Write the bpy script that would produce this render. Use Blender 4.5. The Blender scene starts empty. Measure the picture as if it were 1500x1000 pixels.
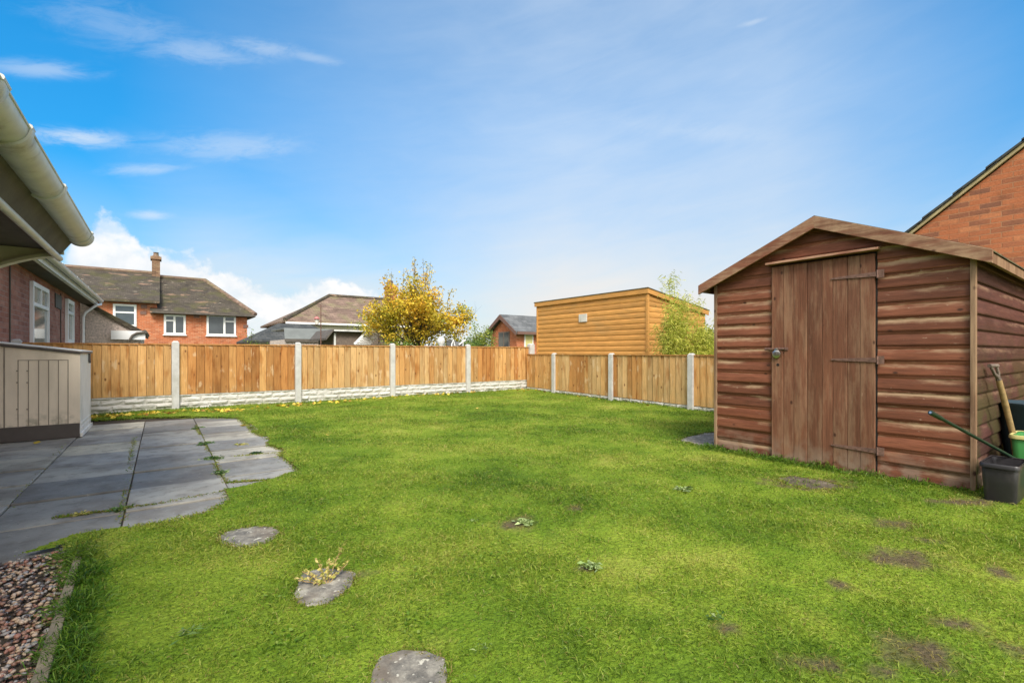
import bpy, math, random
import numpy as np
from mathutils import Vector, noise as mnoise
random.seed(7); rng = np.random.default_rng(11)
R = math.radians
# ---------------------------------------------------------------- view geometry
F = 700.0; CX = 750.0; CY = 516.0; H = 1.0; YAW = R(36.3)
SF, CF = math.sin(YAW), math.cos(YAW)
def ray(px):
    u = (px-CX)/F
    return (SF+u*CF, CF-u*SF)
def gp(px, py, z=0.0):
    d = F*(H-z)/(py-CY); r = ray(px); return (r[0]*d, r[1]*d)
def depth(x, y): return x*SF+y*CF
def atX(px, X): r = ray(px); d = X/r[0]; return r[1]*d
def atY(px, Y): r = ray(px); d = Y/r[1]; return r[0]*d
def zp(py, x, y): return H+(CY-py)/F*depth(x, y)

scene = bpy.context.scene
COL = scene.collection
# ---------------------------------------------------------------- node helpers
class NT:
    def __init__(s, tree): s.t = tree; s.n = tree.nodes; s.l = tree.links
    def node(s, typ, **kw):
        n = s.n.new(typ)
        for k, v in kw.items(): setattr(n, k, v)
        return n
    def put(s, sock, v):
        if v is None: return
        if hasattr(v, 'is_output') or isinstance(v, bpy.types.NodeSocket): s.l.new(v, sock)
        else:
            if sock.type == 'RGBA' and len(v) == 3: v = (*v, 1)
            sock.default_value = v
    def math(s, op, a, b=0.0, c=None, clamp=False):
        n = s.node('ShaderNodeMath', operation=op, use_clamp=clamp); s.put(n.inputs[0], a); s.put(n.inputs[1], b)
        if c is not None: s.put(n.inputs[2], c)
        return n.outputs[0]
    def vmath(s, op, a, b=None):
        n = s.node('ShaderNodeVectorMath', operation=op); s.put(n.inputs[0], a)
        if b is not None: s.put(n.inputs[1], b)
        return n.outputs[0]
    def mix(s, fac, a, b, mode='MIX'):
        n = s.node('ShaderNodeMix', data_type='RGBA', blend_type=mode); s.put(n.inputs[0], fac); s.put(n.inputs[6], a); s.put(n.inputs[7], b)
        return n.outputs[2]
    def noise(s, vec, scale=5, detail=4, rough=.55, dist=0.0, out=0):
        n = s.node('ShaderNodeTexNoise'); s.put(n.inputs['Vector'], vec); n.inputs['Scale'].default_value = scale
        n.inputs['Detail'].default_value = detail; n.inputs['Roughness'].default_value = rough; n.inputs['Distortion'].default_value = dist
        return n.outputs[out]
    def voro(s, vec, scale=5, feature='F1', out=0):
        n = s.node('ShaderNodeTexVoronoi', feature=feature); s.put(n.inputs['Vector'], vec); n.inputs['Scale'].default_value = scale
        return n.outputs[out]
    def ramp(s, fac, stops, interp='LINEAR'):
        n = s.node('ShaderNodeValToRGB'); cr = n.color_ramp; cr.interpolation = interp
        while len(cr.elements) < len(stops): cr.elements.new(.5)
        for e, (p, c) in zip(cr.elements, stops):
            e.position = p; e.color = (*c, 1) if hasattr(c, '__len__') else (c, c, c, 1)
        s.put(n.inputs[0], fac); return n.outputs[0]
    def sstep(s, v, a, b):
        n = s.node('ShaderNodeMapRange', interpolation_type='SMOOTHSTEP'); s.put(n.inputs[0], v)
        n.inputs[1].default_value = a; n.inputs[2].default_value = b; return n.outputs[0]
    def sep(s, v): n = s.node('ShaderNodeSeparateXYZ'); s.put(n.inputs[0], v); return n.outputs
    def comb(s, x, y, z):
        n = s.node('ShaderNodeCombineXYZ'); s.put(n.inputs[0], x); s.put(n.inputs[1], y); s.put(n.inputs[2], z); return n.outputs[0]
    def pos(s): return s.node('ShaderNodeNewGeometry').outputs['Position']
    def uv(s): return s.node('ShaderNodeUVMap', uv_map='UVMap').outputs[0]
    def scl(s, v, k): return s.vmath('MULTIPLY', v, k)
    def tint(s):
        n = s.node('ShaderNodeAttribute', attribute_name='tint'); return n.outputs['Color'], s.sep(n.outputs['Color'])
    def bump(s, h, dist=.01, strength=1.0, normal=None):
        n = s.node('ShaderNodeBump'); s.put(n.inputs['Height'], h); n.inputs['Distance'].default_value = dist
        n.inputs['Strength'].default_value = strength; s.put(n.inputs['Normal'], normal); return n.outputs[0]
MATS = {}
def material(name, fn):
    if name in MATS: return MATS[name]
    m = bpy.data.materials.new(name); m.use_nodes = True; t = NT(m.node_tree)
    b = t.n['Principled BSDF']
    r = fn(t) or {}
    for k, v in r.items():
        if k == 'surface': t.l.new(v, t.n['Material Output'].inputs[0])
        else: t.put(b.inputs[k], v)
    MATS[name] = m; return m
def leafmat(name, stops, trans=.35, rough=.55):
    def fn(t):
        c, s = t.tint()
        col = t.ramp(s[0], stops)
        col = t.mix(1.0, col, t.ramp(s[1], [(0, .65), (1, 1.25)]), 'MULTIPLY')
        d = t.node('ShaderNodeBsdfPrincipled'); t.put(d.inputs['Base Color'], col); d.inputs['Roughness'].default_value = rough
        d.inputs['Specular IOR Level'].default_value = .3
        tr = t.node('ShaderNodeBsdfTranslucent'); t.put(tr.inputs[0], col)
        m = t.node('ShaderNodeMixShader'); m.inputs[0].default_value = trans
        t.l.new(d.outputs[0], m.inputs[1]); t.l.new(tr.outputs[0], m.inputs[2])
        return {'surface': m.outputs[0]}
    return material(name, fn)
# ---------------------------------------------------------------- materials
def plain(name, col, rough=.6, var=.15, scale=8, bump=0.0, metal=0.0, spec=.5, dirt=None):
    def fn(t):
        p = t.pos(); n = t.noise(p, scale, 6)
        c = t.mix(1.0, col, t.ramp(n, [(.3, 1-var), (.7, 1+var)]), 'MULTIPLY')
        if dirt:
            c = t.mix(t.sstep(t.noise(t.scl(p, (1, 1, .35)), scale*.5, 8, .7), .52, .75), c, dirt)
        r = {'Base Color': c, 'Roughness': rough, 'Metallic': metal, 'Specular IOR Level': spec}
        if bump: r['Normal'] = t.bump(t.noise(p, scale*12, 4), bump)
        return r
    return material(name, fn)
def fence_wood(t):
    c, s = t.tint(); p = t.pos()
    off = t.comb(t.math('MULTIPLY', s[0], 37), t.math('MULTIPLY', s[0], 91), t.math('MULTIPLY', s[0], 53))
    g = t.vmath('ADD', t.scl(p, (1, 1, .07)), off)
    col = t.ramp(s[1], [(0, (.42, .185, .055)), (.25, (.52, .25, .08)), (.5, (.58, .325, .12)), (.75, (.59, .38, .175)), (1, (.50, .36, .21))])
    col = t.mix(1.0, col, t.ramp(s[0], [(0, .78), (.5, .98), (1, 1.14)]), 'MULTIPLY')
    col = t.mix(t.sstep(s[1], -.2, -.5), col, (.06, .03, .012))
    grain = t.noise(g, 55, 6, .65)
    col = t.mix(1.0, col, t.ramp(grain, [(.3, .68), (.55, 1.0), (.75, 1.15)]), 'MULTIPLY')
    blot = t.noise(t.vmath('ADD', t.scl(p, (1, 1, .3)), off), 7, 3)
    col = t.mix(t.sstep(blot, .5, .72), col, t.mix(1.0, col, (.70, .55, .42), 'MULTIPLY'))
    pale = t.noise(t.vmath('ADD', t.scl(p, (1, 1, .4)), t.scl(off, (3, 3, 3))), 9, 4)
    col = t.mix(t.math('MULTIPLY', t.sstep(pale, .58, .7), .5), col, (.70, .53, .33))
    kn = t.voro(t.vmath('ADD', t.scl(p, (1, 1, .55)), off), 7.5)
    col = t.mix(t.sstep(kn, .16, .05), col, (.17, .07, .025))
    low = t.math('MULTIPLY', t.sstep(t.sep(p)[2], .55, .2), t.sstep(t.noise(p, 5, 4), .35, .7))
    col = t.mix(t.math('MULTIPLY', low, .25), col, (.30, .26, .12))
    return {'Base Color': col, 'Roughness': .8, 'Specular IOR Level': .25, 'Normal': t.bump(grain, .004, .7)}
def shed_wood(axis, base=(.160, .053, .026), wear=.50, green=0.0):
    def fn(t):
        c, s = t.tint(); p = t.pos()
        off = t.comb(t.math('MULTIPLY', s[0], 41), t.math('MULTIPLY', s[0], 77), t.math('MULTIPLY', s[0], 23))
        k = {'x': (.09, 1, 1), 'y': (1, .09, 1), 'z': (1, 1, .07)}[axis]
        g = t.vmath('ADD', t.scl(p, k), off)
        grain = t.noise(g, 48, 7, .68)
        tone = t.ramp(s[0], [(0, .72), (.5, 1.0), (1, 1.3)])
        col = t.mix(1.0, base, tone, 'MULTIPLY')
        k2 = {'x': (.5, 1, 1), 'y': (1, .5, 1), 'z': (1, 1, .35)}[axis]
        warm = t.noise(t.vmath('ADD', t.scl(p, k2), off), 4.0, 4)
        col = t.mix(t.sstep(warm, .40, .66), col, t.mix(1.0, col, (1.22, 1.28, 1.35), 'MULTIPLY'))
        col = t.mix(1.0, col, t.ramp(grain, [(.28, .74), (.5, 1.0), (.74, 1.18)]), 'MULTIPLY')
        col = t.mix(1.0, col, t.ramp(t.noise(t.vmath('ADD', t.scl(p, {'x': (.05, 1, 1), 'y': (1, .05, 1), 'z': (1, 1, .03)}[axis]), off), 170, 4, .6), [(.3, .72), (.5, 1.0), (.72, 1.2)]), 'MULTIPLY')
        col = t.mix(t.math('MULTIPLY', t.sstep(t.noise(g, 17, 3, .5), .54, .38), .45), col, t.mix(1.0, col, (.62, .55, .52), 'MULTIPLY'))
        # worn pale bands; tint G is how strongly this board is worn, B is the height within the board
        w = t.noise(t.vmath('ADD', t.scl(p, {'x': (.22, 1, 1.6), 'y': (1, .22, 1.6), 'z': (1.4, 1.4, .25)}[axis]), t.scl(off, (2, 2, 2))), 7, 8, .66)
        vv = t.math('ADD', s[2], t.math('MULTIPLY', t.math('SUBTRACT', t.noise(t.vmath('ADD', p, off), 9, 5, .6), .5), .42))
        band = t.math('MULTIPLY', t.sstep(vv, .40, .74), t.sstep(vv, .90, .80)) if axis != 'z' else .55
        m = t.math('MULTIPLY', t.math('MULTIPLY', t.sstep(t.math('ADD', w, t.math('MULTIPLY', s[1], .20)), .535, .70), band), t.ramp(grain, [(.35, .45), (.6, 1.0)]))
        col = t.mix(t.math('MULTIPLY', m, wear, clamp=True), col, (.46, .31, .19))
        fl = t.sstep(t.noise(t.vmath('ADD', t.scl(p, {'x': (.4, 1, 1), 'y': (1, .4, 1), 'z': (1, 1, .3)}[axis]), off), 42, 4, .7), .66, .72)
        col = t.mix(t.math('MULTIPLY', fl, wear*.5), col, (.50, .37, .26))
        kn = t.voro(t.vmath('ADD', t.scl(p, {'x': (.6, 1, 1), 'y': (1, .6, 1), 'z': (1, 1, .6)}[axis]), off), 8.0)
        col = t.mix(t.sstep(kn, .12, .04), col, (.06, .022, .012))
        # foot of the building is pale and grey from splashing
        low = t.math('MULTIPLY', t.sstep(t.sep(p)[2], .30, .02), t.sstep(t.noise(p, 9, 5), .38, .62))
        col = t.mix(t.math('MULTIPLY', low, .55), col, (.30, .23, .17))
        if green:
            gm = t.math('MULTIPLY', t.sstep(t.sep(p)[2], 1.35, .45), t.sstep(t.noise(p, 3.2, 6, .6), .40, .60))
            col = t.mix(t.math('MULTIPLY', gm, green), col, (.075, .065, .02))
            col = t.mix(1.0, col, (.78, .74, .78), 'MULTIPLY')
        return {'Base Color': col, 'Roughness': t.ramp(grain, [(.3, .75), (.7, .55)]), 'Specular IOR Level': .35, 'Normal': t.bump(grain, .003, .7)}
    return fn
def brick(c1, c2, c3, mortar, msize=.012, rot=False):
    def fn(t):
        u = t.uv(); u = t.vmath('ADD', u, t.scl(t.vmath('SUBTRACT', t.noise(u, 9, 3, out=1), (.5, .5, .5)), (.014, .010, 0)))
        br = t.node('ShaderNodeTexBrick'); t.put(br.inputs['Vector'], u)
        br.inputs['Scale'].default_value = 1; br.inputs['Brick Width'].default_value = .225; br.inputs['Row Height'].default_value = .075
        br.inputs['Mortar Size'].default_value = msize*.5; br.inputs['Mortar Smooth'].default_value = .2
        br.inputs['Color1'].default_value = (0, 0, 0, 1); br.inputs['Color2'].default_value = (1, 1, 1, 1); br.inputs['Bias'].default_value = 0
        br.inputs['Mortar'].default_value = (.5, .5, .5, 1)
        n = t.noise(u, 3.0, 4); n5 = t.noise(u, 1.4, 7, .65)
        f = t.math('ADD', t.math('MULTIPLY', t.sep(br.outputs[0])[0], .75), t.math('MULTIPLY', n, .35))
        col = t.ramp(f, [(.1, c1), (.45, c2), (.75, c2), (.93, c3)])
        col = t.mix(1.0, col, t.ramp(t.noise(u, 40, 6, .7), [(.3, .78), (.7, 1.18)]), 'MULTIPLY')
        col = t.mix(t.math('MULTIPLY', t.sstep(t.noise(t.scl(u, (1, 2.2, 1)), 3.4, 6, .65), .52, .66), .5), col, t.mix(1.0, col, (.60, .68, .72), 'MULTIPLY'))
        col = t.mix(1.0, col, t.ramp(n5, [(.3, .82), (.7, 1.16)]), 'MULTIPLY')
        col = t.mix(t.math('MULTIPLY', br.outputs['Fac'], t.ramp(n, [(.35, .35), (.6, 1.0)])), col, mortar)
        h = t.math('SUBTRACT', t.math('MULTIPLY', t.noise(u, 60, 3), .3), br.outputs['Fac'])
        return {'Base Color': col, 'Roughness': .88, 'Specular IOR Level': .2, 'Normal': t.bump(h, .01, .8)}
    return fn
def rooftile(c1, c2, w, h, moss=0, bare=0, mosscol=(.12, .13, .03)):
    def fn(t):
        u = t.uv()
        br = t.node('ShaderNodeTexBrick'); t.put(br.inputs['Vector'], u)
        br.inputs['Scale'].default_value = 1; br.inputs['Brick Width'].default_value = w; br.inputs['Row Height'].default_value = h
        br.inputs['Mortar Size'].default_value = .012; br.inputs['Color1'].default_value = (0, 0, 0, 1); br.inputs['Color2'].default_value = (1, 1, 1, 1)
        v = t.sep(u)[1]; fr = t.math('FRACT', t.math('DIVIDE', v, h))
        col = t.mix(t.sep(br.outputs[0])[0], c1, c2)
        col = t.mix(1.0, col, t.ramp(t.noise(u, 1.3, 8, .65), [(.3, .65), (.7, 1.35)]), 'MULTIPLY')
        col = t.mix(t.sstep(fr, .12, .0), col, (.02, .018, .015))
        if bare:
            nb = t.noise(t.scl(u, (.65, 1.7, 1)), 1.25, 5, .62)
            col = t.mix(t.math('MULTIPLY', t.sstep(nb, .60, .64), bare), col, (.30, .19, .13))
            nb2 = t.noise(t.scl(u, (1, 2.0, 1)), 3.1, 3, .5)
            col = t.mix(t.math('MULTIPLY', t.sstep(nb2, .665, .70), bare), col, (.42, .36, .27))
        if moss:
            mm = t.sstep(t.noise(u, 1.1, 6, .6), .46, .64)
            col = t.mix(t.math('MULTIPLY', mm, moss), col, mosscol)
        hh = t.math('SUBTRACT', fr, t.math('MULTIPLY', br.outputs['Fac'], .6))
        return {'Base Color': col, 'Roughness': .9, 'Specular IOR Level': .2, 'Normal': t.bump(t.math('SUBTRACT', 1.0, hh), .03, .8)}
    return fn
M = {}
M['fence'] = material('fence_wood', fence_wood)
M['shed_y'] = material('shed_cladding_wood', shed_wood('y', wear=.95))
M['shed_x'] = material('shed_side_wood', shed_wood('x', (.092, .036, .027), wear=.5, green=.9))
M['shed_z'] = material('shed_door_wood', shed_wood('z', (.172, .068, .036), wear=.5))
M['shed_trim'] = material('shed_trim_wood', shed_wood('z', (.21, .12, .07), wear=.8))
M['shed_barge'] = material('shed_bargeboard_wood', shed_wood('y', (.18, .068, .036), wear=.85))
def felt(t):
    p = t.pos(); n = t.noise(p, 5, 6)
    c = t.mix(t.sstep(n, .4, .62), (.07, .058, .035), (.13, .11, .05))
    return {'Base Color': c, 'Roughness': .95, 'Normal': t.bump(t.noise(p, 120, 3), .004)}
M['felt'] = material('roofing_felt', felt)
M['iron'] = plain('rusty_iron', (.19, .105, .08), .6, .35, 30, .002, 0.3)
M['steel'] = plain('worn_steel', (.62, .60, .57), .3, .15, 30, 0, 1.0)
M['dark'] = plain('dark_void', (.012, .010, .009), .9)
M['concrete'] = plain('pale_concrete', (.50, .49, .47), .85, .14, 9, .003, dirt=(.38, .37, .31))
def rockface(t):
    p = t.pos(); n = t.noise(p, 4, 8, .65)
    c = t.mix(n, (.42, .40, .36), (.68, .655, .61))
    c = t.mix(t.math('MULTIPLY', t.sstep(t.sep(p)[2], .12, .0), t.sstep(t.noise(p, 7, 4), .35, .6)), c, (.22, .24, .13))
    return {'Base Color': c, 'Roughness': .9, 'Normal': t.bump(t.noise(t.scl(p, (1, 1, 2.2)), 22, 6, .6), .02, .9)}
M['rock'] = material('rockface_concrete', rockface)
M['brick_b'] = material('bungalow_brick', brick((.24, .085, .06), (.36, .15, .105), (.43, .21, .16), (.36, .235, .20), .013))
M['brick_h'] = material('orange_brick', brick((.17, .085, .06), (.43, .145, .065), (.50, .195, .09), (.40, .205, .115)))
M['brick_a'] = material('house_brick', brick((.34, .10, .045), (.50, .16, .07), (.58, .25, .13), (.50, .34, .24)))
M['brick_c'] = material('sooty_brick', brick((.12, .07, .045), (.26, .15, .09), (.33, .22, .13), (.30, .24, .17)))
M['pebble'] = plain('pebbledash', (.60, .50, .44), .95, .35, 22, .012)
M['cream'] = plain('cream_render', (.72, .67, .52), .85, .06, 3, .002)
M['pvc'] = plain('white_pvc', (.78, .78, .77), .35, .04, 3)
M['pvc_dirty'] = plain('weathered_pvc', (.60, .585, .52), .42, .10, 6, 0, dirt=(.32, .29, .21))
M['gutter_old'] = plain('old_grey_gutter', (.60, .59, .545), .38, .12, 7, 0, dirt=(.26, .24, .165))
M['cream_board'] = plain('cream_painted_board', (.62, .58, .44), .5, .08, 9)
M['soffit'] = plain('dark_soffit', (.10, .085, .07), .8, .25, 6, .002)
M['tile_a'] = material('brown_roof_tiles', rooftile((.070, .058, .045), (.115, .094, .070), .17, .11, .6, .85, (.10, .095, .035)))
M['tile_b'] = material('brown_interlocking_tiles', rooftile((.17, .115, .088), (.24, .165, .125), .33, .30, .5, .0, (.20, .19, .09)))
M['slate'] = material('grey_slate_roof', rooftile((.11, .115, .12), (.16, .165, .17), .30, .22))
M['slate_d'] = material('dark_pantile_roof', rooftile((.05, .055, .055), (.09, .09, .085), .30, .30))
M['grey_felt'] = plain('grey_felt_roof', (.15, .16, .15), .85, .15, 2.5)
M['old_wood'] = plain('weathered_shed_wood', (.17, .13, .105), .9, .3, 14, .003)
M['white_wood'] = plain('flaking_white_paint', (.66, .66, .64), .7, .15, 18, 0, dirt=(.25, .23, .20))
M['green_metal'] = plain('dark_green_paint', (.010, .030, .020), .4, .3, 20)
M['tub'] = plain('charcoal_plastic', (.022, .020, .023), .42, .15, 10, 0, dirt=(.07, .06, .055))
M['green_plastic'] = plain('green_plastic', (.06, .27, .075), .42, .1, 8)
M['yellow_plastic'] = plain('faded_yellow_plastic', (.55, .50, .20), .5, .1, 8)
M['blue_plastic'] = plain('dark_blue_plastic', (.025, .05, .07), .35, .1, 8)
M['handle_wood'] = plain('worn_handle_wood', (.33, .22, .10), .6, .3, 30)
def loglap(t):
    p = t.pos(); c, s = t.tint()
    off = t.comb(t.math('MULTIPLY', s[0], 41), t.math('MULTIPLY', s[0], 77), 0.0)
    g = t.noise(t.vmath('ADD', t.scl(p, (.12, .12, 1)), off), 30, 6, .6)
    col = t.mix(1.0, (.58, .285, .075), t.ramp(g, [(.3, .78), (.7, 1.15)]), 'MULTIPLY')
    col = t.mix(1.0, col, t.ramp(s[0], [(0, .78), (1, 1.16)]), 'MULTIPLY')
    col = t.mix(t.math('MULTIPLY', t.sstep(t.noise(t.scl(p, (.5, .5, 1)), 2.5, 5), .52, .72), .45), col, (.40, .25, .095))
    return {'Base Color': col, 'Roughness': .6, 'Specular IOR Level': .35}
M['loglap'] = material('honey_log_cladding', loglap)
def beige(t):
    p = t.pos(); c = t.mix(t.sstep(t.noise(t.scl(p, (1, 1, .3)), 5, 6), .4, .75), (.78, .67, .53), (.64, .55, .43))
    c = t.mix(t.math('MULTIPLY', t.sstep(t.sep(p)[2], .4, .1), t.sstep(t.noise(p, 12, 4), .4, .7)), c, (.30, .27, .20))
    return {'Base Color': c, 'Roughness': .5, 'Normal': t.bump(t.noise(t.scl(p, (1, 1, .08)), 90, 3), .002, .5)}
M['beige'] = material('beige_plastic', beige)
M['beige_lt'] = plain('pale_cream_plastic', (.78, .755, .69), .5, .06, 5, .001, dirt=(.45, .42, .33))
M['brown_pl'] = plain('brown_plastic', (.085, .07, .062), .5, .12, 8)
def glass(name, col):
    def fn(t):
        p = t.pos(); n = t.noise(p, 1.6, 3)
        return {'Base Color': t.mix(n, col, tuple(c*.35 for c in col)), 'Roughness': .06, 'Specular IOR Level': .8, 'Metallic': 0.0}
    return material(name, fn)
M['glass'] = glass('window_glass', (.09, .10, .11)); M['glass_lt'] = glass('bright_window_glass', (.42, .43, .38))
def slab(t):
    p = t.pos(); c, s = t.tint()
    base = t.ramp(s[0], [(0, (.15, .145, .135)), (.6, (.29, .275, .245)), (1, (.42, .38, .29))])
    base = t.mix(t.sstep(t.noise(p, 2.6, 6, .6), .36, .66), base, t.mix(1.0, base, (1.35, 1.35, 1.32), 'MULTIPLY'))
    base = t.mix(t.math('MULTIPLY', t.sstep(t.noise(p, 1.7, 4), .5, .62), .5), base, (.15, .125, .10))
    base = t.mix(t.math('MULTIPLY', t.sstep(t.noise(p, 26, 5, .7), .60, .70), .55), base, (.45, .44, .38))
    base = t.mix(t.math('MULTIPLY', t.sstep(t.noise(p, 8, 7, .7), .50, .66), .45), base, (.11, .10, .085))
    base = t.mix(t.sstep(t.noise(p, 60, 2), .68, .74), base, (.05, .045, .04))
    return {'Base Color': base, 'Roughness': t.ramp(t.noise(p, 4, 4), [(.3, .5), (.7, .75)]), 'Specular IOR Level': .35, 'Normal': t.bump(t.noise(p, 75, 5, .6), .003, .6)}
M['slab'] = material('concrete_paving', slab)
def step_m(t):
    p = t.pos(); c = t.ramp(t.noise(p, 13, 9, .72), [(.36, (.07, .065, .055)), (.52, (.21, .19, .155)), (.66, (.38, .35, .28))])
    c = t.mix(t.math('MULTIPLY', t.sstep(t.noise(p, 5, 4), .5, .66), .6), c, (.17, .13, .09))
    c = t.mix(t.sstep(t.noise(p, 38, 3), .62, .68), c, (.50, .47, .38))
    return {'Base Color': c, 'Roughness': .75, 'Normal': t.bump(t.noise(p, 90, 4), .003, .6)}
M['step'] = material('stepping_stone', step_m)
def step_mud(t):
    p = t.pos(); c = t.ramp(t.noise(p, 11, 9, .72), [(.36, (.05, .038, .026)), (.55, (.12, .095, .065)), (.68, (.20, .165, .115))])
    return {'Base Color': c, 'Roughness': .85, 'Normal': t.bump(t.noise(p, 80, 4), .006)}
M['step_mud'] = material('muddy_stone', step_mud)
def soil(t):
    p = t.pos(); c = t.mix(t.noise(p, 40, 6, .7), (.035, .026, .018), (.12, .09, .06))
    return {'Base Color': c, 'Roughness': .95, 'Normal': t.bump(t.noise(p, 70, 6), .02)}
M['soil'] = material('soil', soil)
GR = [(0, (.080, .150, .014)), (.30, (.150, .245, .020)), (.62, (.250, .335, .034)), (1, (.43, .43, .09))]
def grass_color(t, rnd, dry):
    p = t.pos(); q = t.comb(t.sep(p)[0], t.sep(p)[1], 0.0)
    f = t.math('ADD', t.math('MULTIPLY', t.noise(q, 1.1, 5, .6), 1.15), t.math('MULTIPLY', t.noise(q, 6, 4, .6), .80))
    f = t.math('ADD', f, t.math('MULTIPLY', rnd, .62)); f = t.math('ADD', f, t.math('MULTIPLY', t.math('SUBTRACT', t.noise(q, .55, 3, .5), .5), 1.0)); f = t.math('SUBTRACT', f, .76)
    col = t.ramp(f, GR)
    dn = t.math('MULTIPLY', t.sstep(t.noise(q, 2.1, 5, .65), .54, .72), .55)
    col = t.mix(t.math('MULTIPLY', dn, rnd), col, (.42, .34, .10))
    col = t.mix(dry, col, (.33, .24, .085))
    return col
def lawn_m(t):
    c, s = t.tint(); p = t.pos()
    g = grass_color(t, .35, 0.0)
    g = t.mix(1.0, g, t.ramp(t.noise(p, 60, 5, .7), [(.3, .5), (.7, 1.1)]), 'MULTIPLY')
    so = t.mix(t.noise(p, 40, 6, .7), (.05, .04, .022), (.17, .13, .075))
    return {'Base Color': t.mix(s[0], g, so), 'Roughness': .95, 'Specular IOR Level': .1, 'Normal': t.bump(t.noise(p, 50, 5), .02)}
M['lawn'] = material('lawn_turf', lawn_m)
def grass_m(t):
    c, s = t.tint()
    col = grass_color(t, s[0], s[1])
    col = t.mix(s[2], col, t.mix(s[0], (.035, .115, .008), (.085, .22, .015)))
    d = t.node('ShaderNodeBsdfPrincipled'); t.put(d.inputs['Base Color'], col); d.inputs['Roughness'].default_value = .5; d.inputs['Specular IOR Level'].default_value = .3
    tr = t.node('ShaderNodeBsdfTranslucent'); t.put(tr.inputs[0], col)
    m = t.node('ShaderNodeMixShader'); m.inputs[0].default_value = .42
    t.l.new(d.outputs[0], m.inputs[1]); t.l.new(tr.outputs[0], m.inputs[2]); return {'surface': m.outputs[0]}
M['grass'] = material('grass_blades', grass_m)
def ground_m(t):
    p = t.pos(); c = t.mix(t.noise(p, .15, 6), (.06, .11, .02), (.12, .13, .04)); return {'Base Color': c, 'Roughness': .95}
M['ground'] = material('open_ground', ground_m)
def pebble_m(t):
    c, s = t.tint()
    col = t.ramp(s[0], [(0, (.07, .05, .045)), (.2, (.24, .13, .09)), (.4, (.42, .30, .20)), (.55, (.28, .26, .25)), (.75, (.48, .36, .27)), (.9, (.30, .14, .10)), (1, (.62, .56, .48))], 'CONSTANT')
    col = t.mix(1.0, col, t.ramp(t.noise(t.pos(), 150, 3), [(.3, .8), (.7, 1.2)]), 'MULTIPLY')
    return {'Base Color': col, 'Roughness': .5}
M['pebbles'] = material('gravel_pebbles', pebble_m)
M['bark'] = plain('bark', (.085, .065, .05), .9, .4, 12, .01)
M['edge_wood'] = plain('weathered_edging', (.21, .175, .12), .9, .3, 12, .003, dirt=(.12, .13, .05))
AUT = [(0, (.10, .17, .03)), (.16, (.26, .32, .04)), (.34, (.55, .46, .045)), (.7, (.78, .53, .05)), (.9, (.74, .40, .05)), (1, (.58, .26, .05))]
M['leaf_y'] = leafmat('autumn_leaves', AUT)
M['leaf_g'] = leafmat('green_leaves', [(0, (.08, .15, .035)), (.5, (.19, .28, .05)), (1, (.46, .46, .09))])
M['leaf_b'] = leafmat('bamboo_leaves', [(0, (.34, .42, .06)), (.5, (.58, .60, .10)), (1, (.80, .74, .20))], .5)
M['leaf_f'] = leafmat('fallen_leaves', [(0, (.70, .50, .05)), (.6, (.78, .60, .10)), (.8, (.45, .25, .06)), (1, (.20, .09, .03))], .15)
M['weed'] = leafmat('weed_leaves', [(0, (.05, .12, .03)), (.6, (.14, .24, .06)), (1, (.30, .36, .16))], .2)
M['weed_dark'] = leafmat('dark_weed_leaves', [(0, (.02, .06, .018)), (1, (.06, .12, .03))], .2)
M['weed_grey'] = leafmat('greygreen_weed_leaves', [(0, (.19, .28, .08)), (1, (.36, .44, .19))], .15)
M['leaf_pale'] = leafmat('pale_yellow_leaves', [(0, (.30, .32, .07)), (.5, (.52, .47, .13)), (1, (.62, .48, .20))], .25)
M['pink'] = plain('faded_pink_plastic', (.45, .16, .15), .6)

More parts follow.
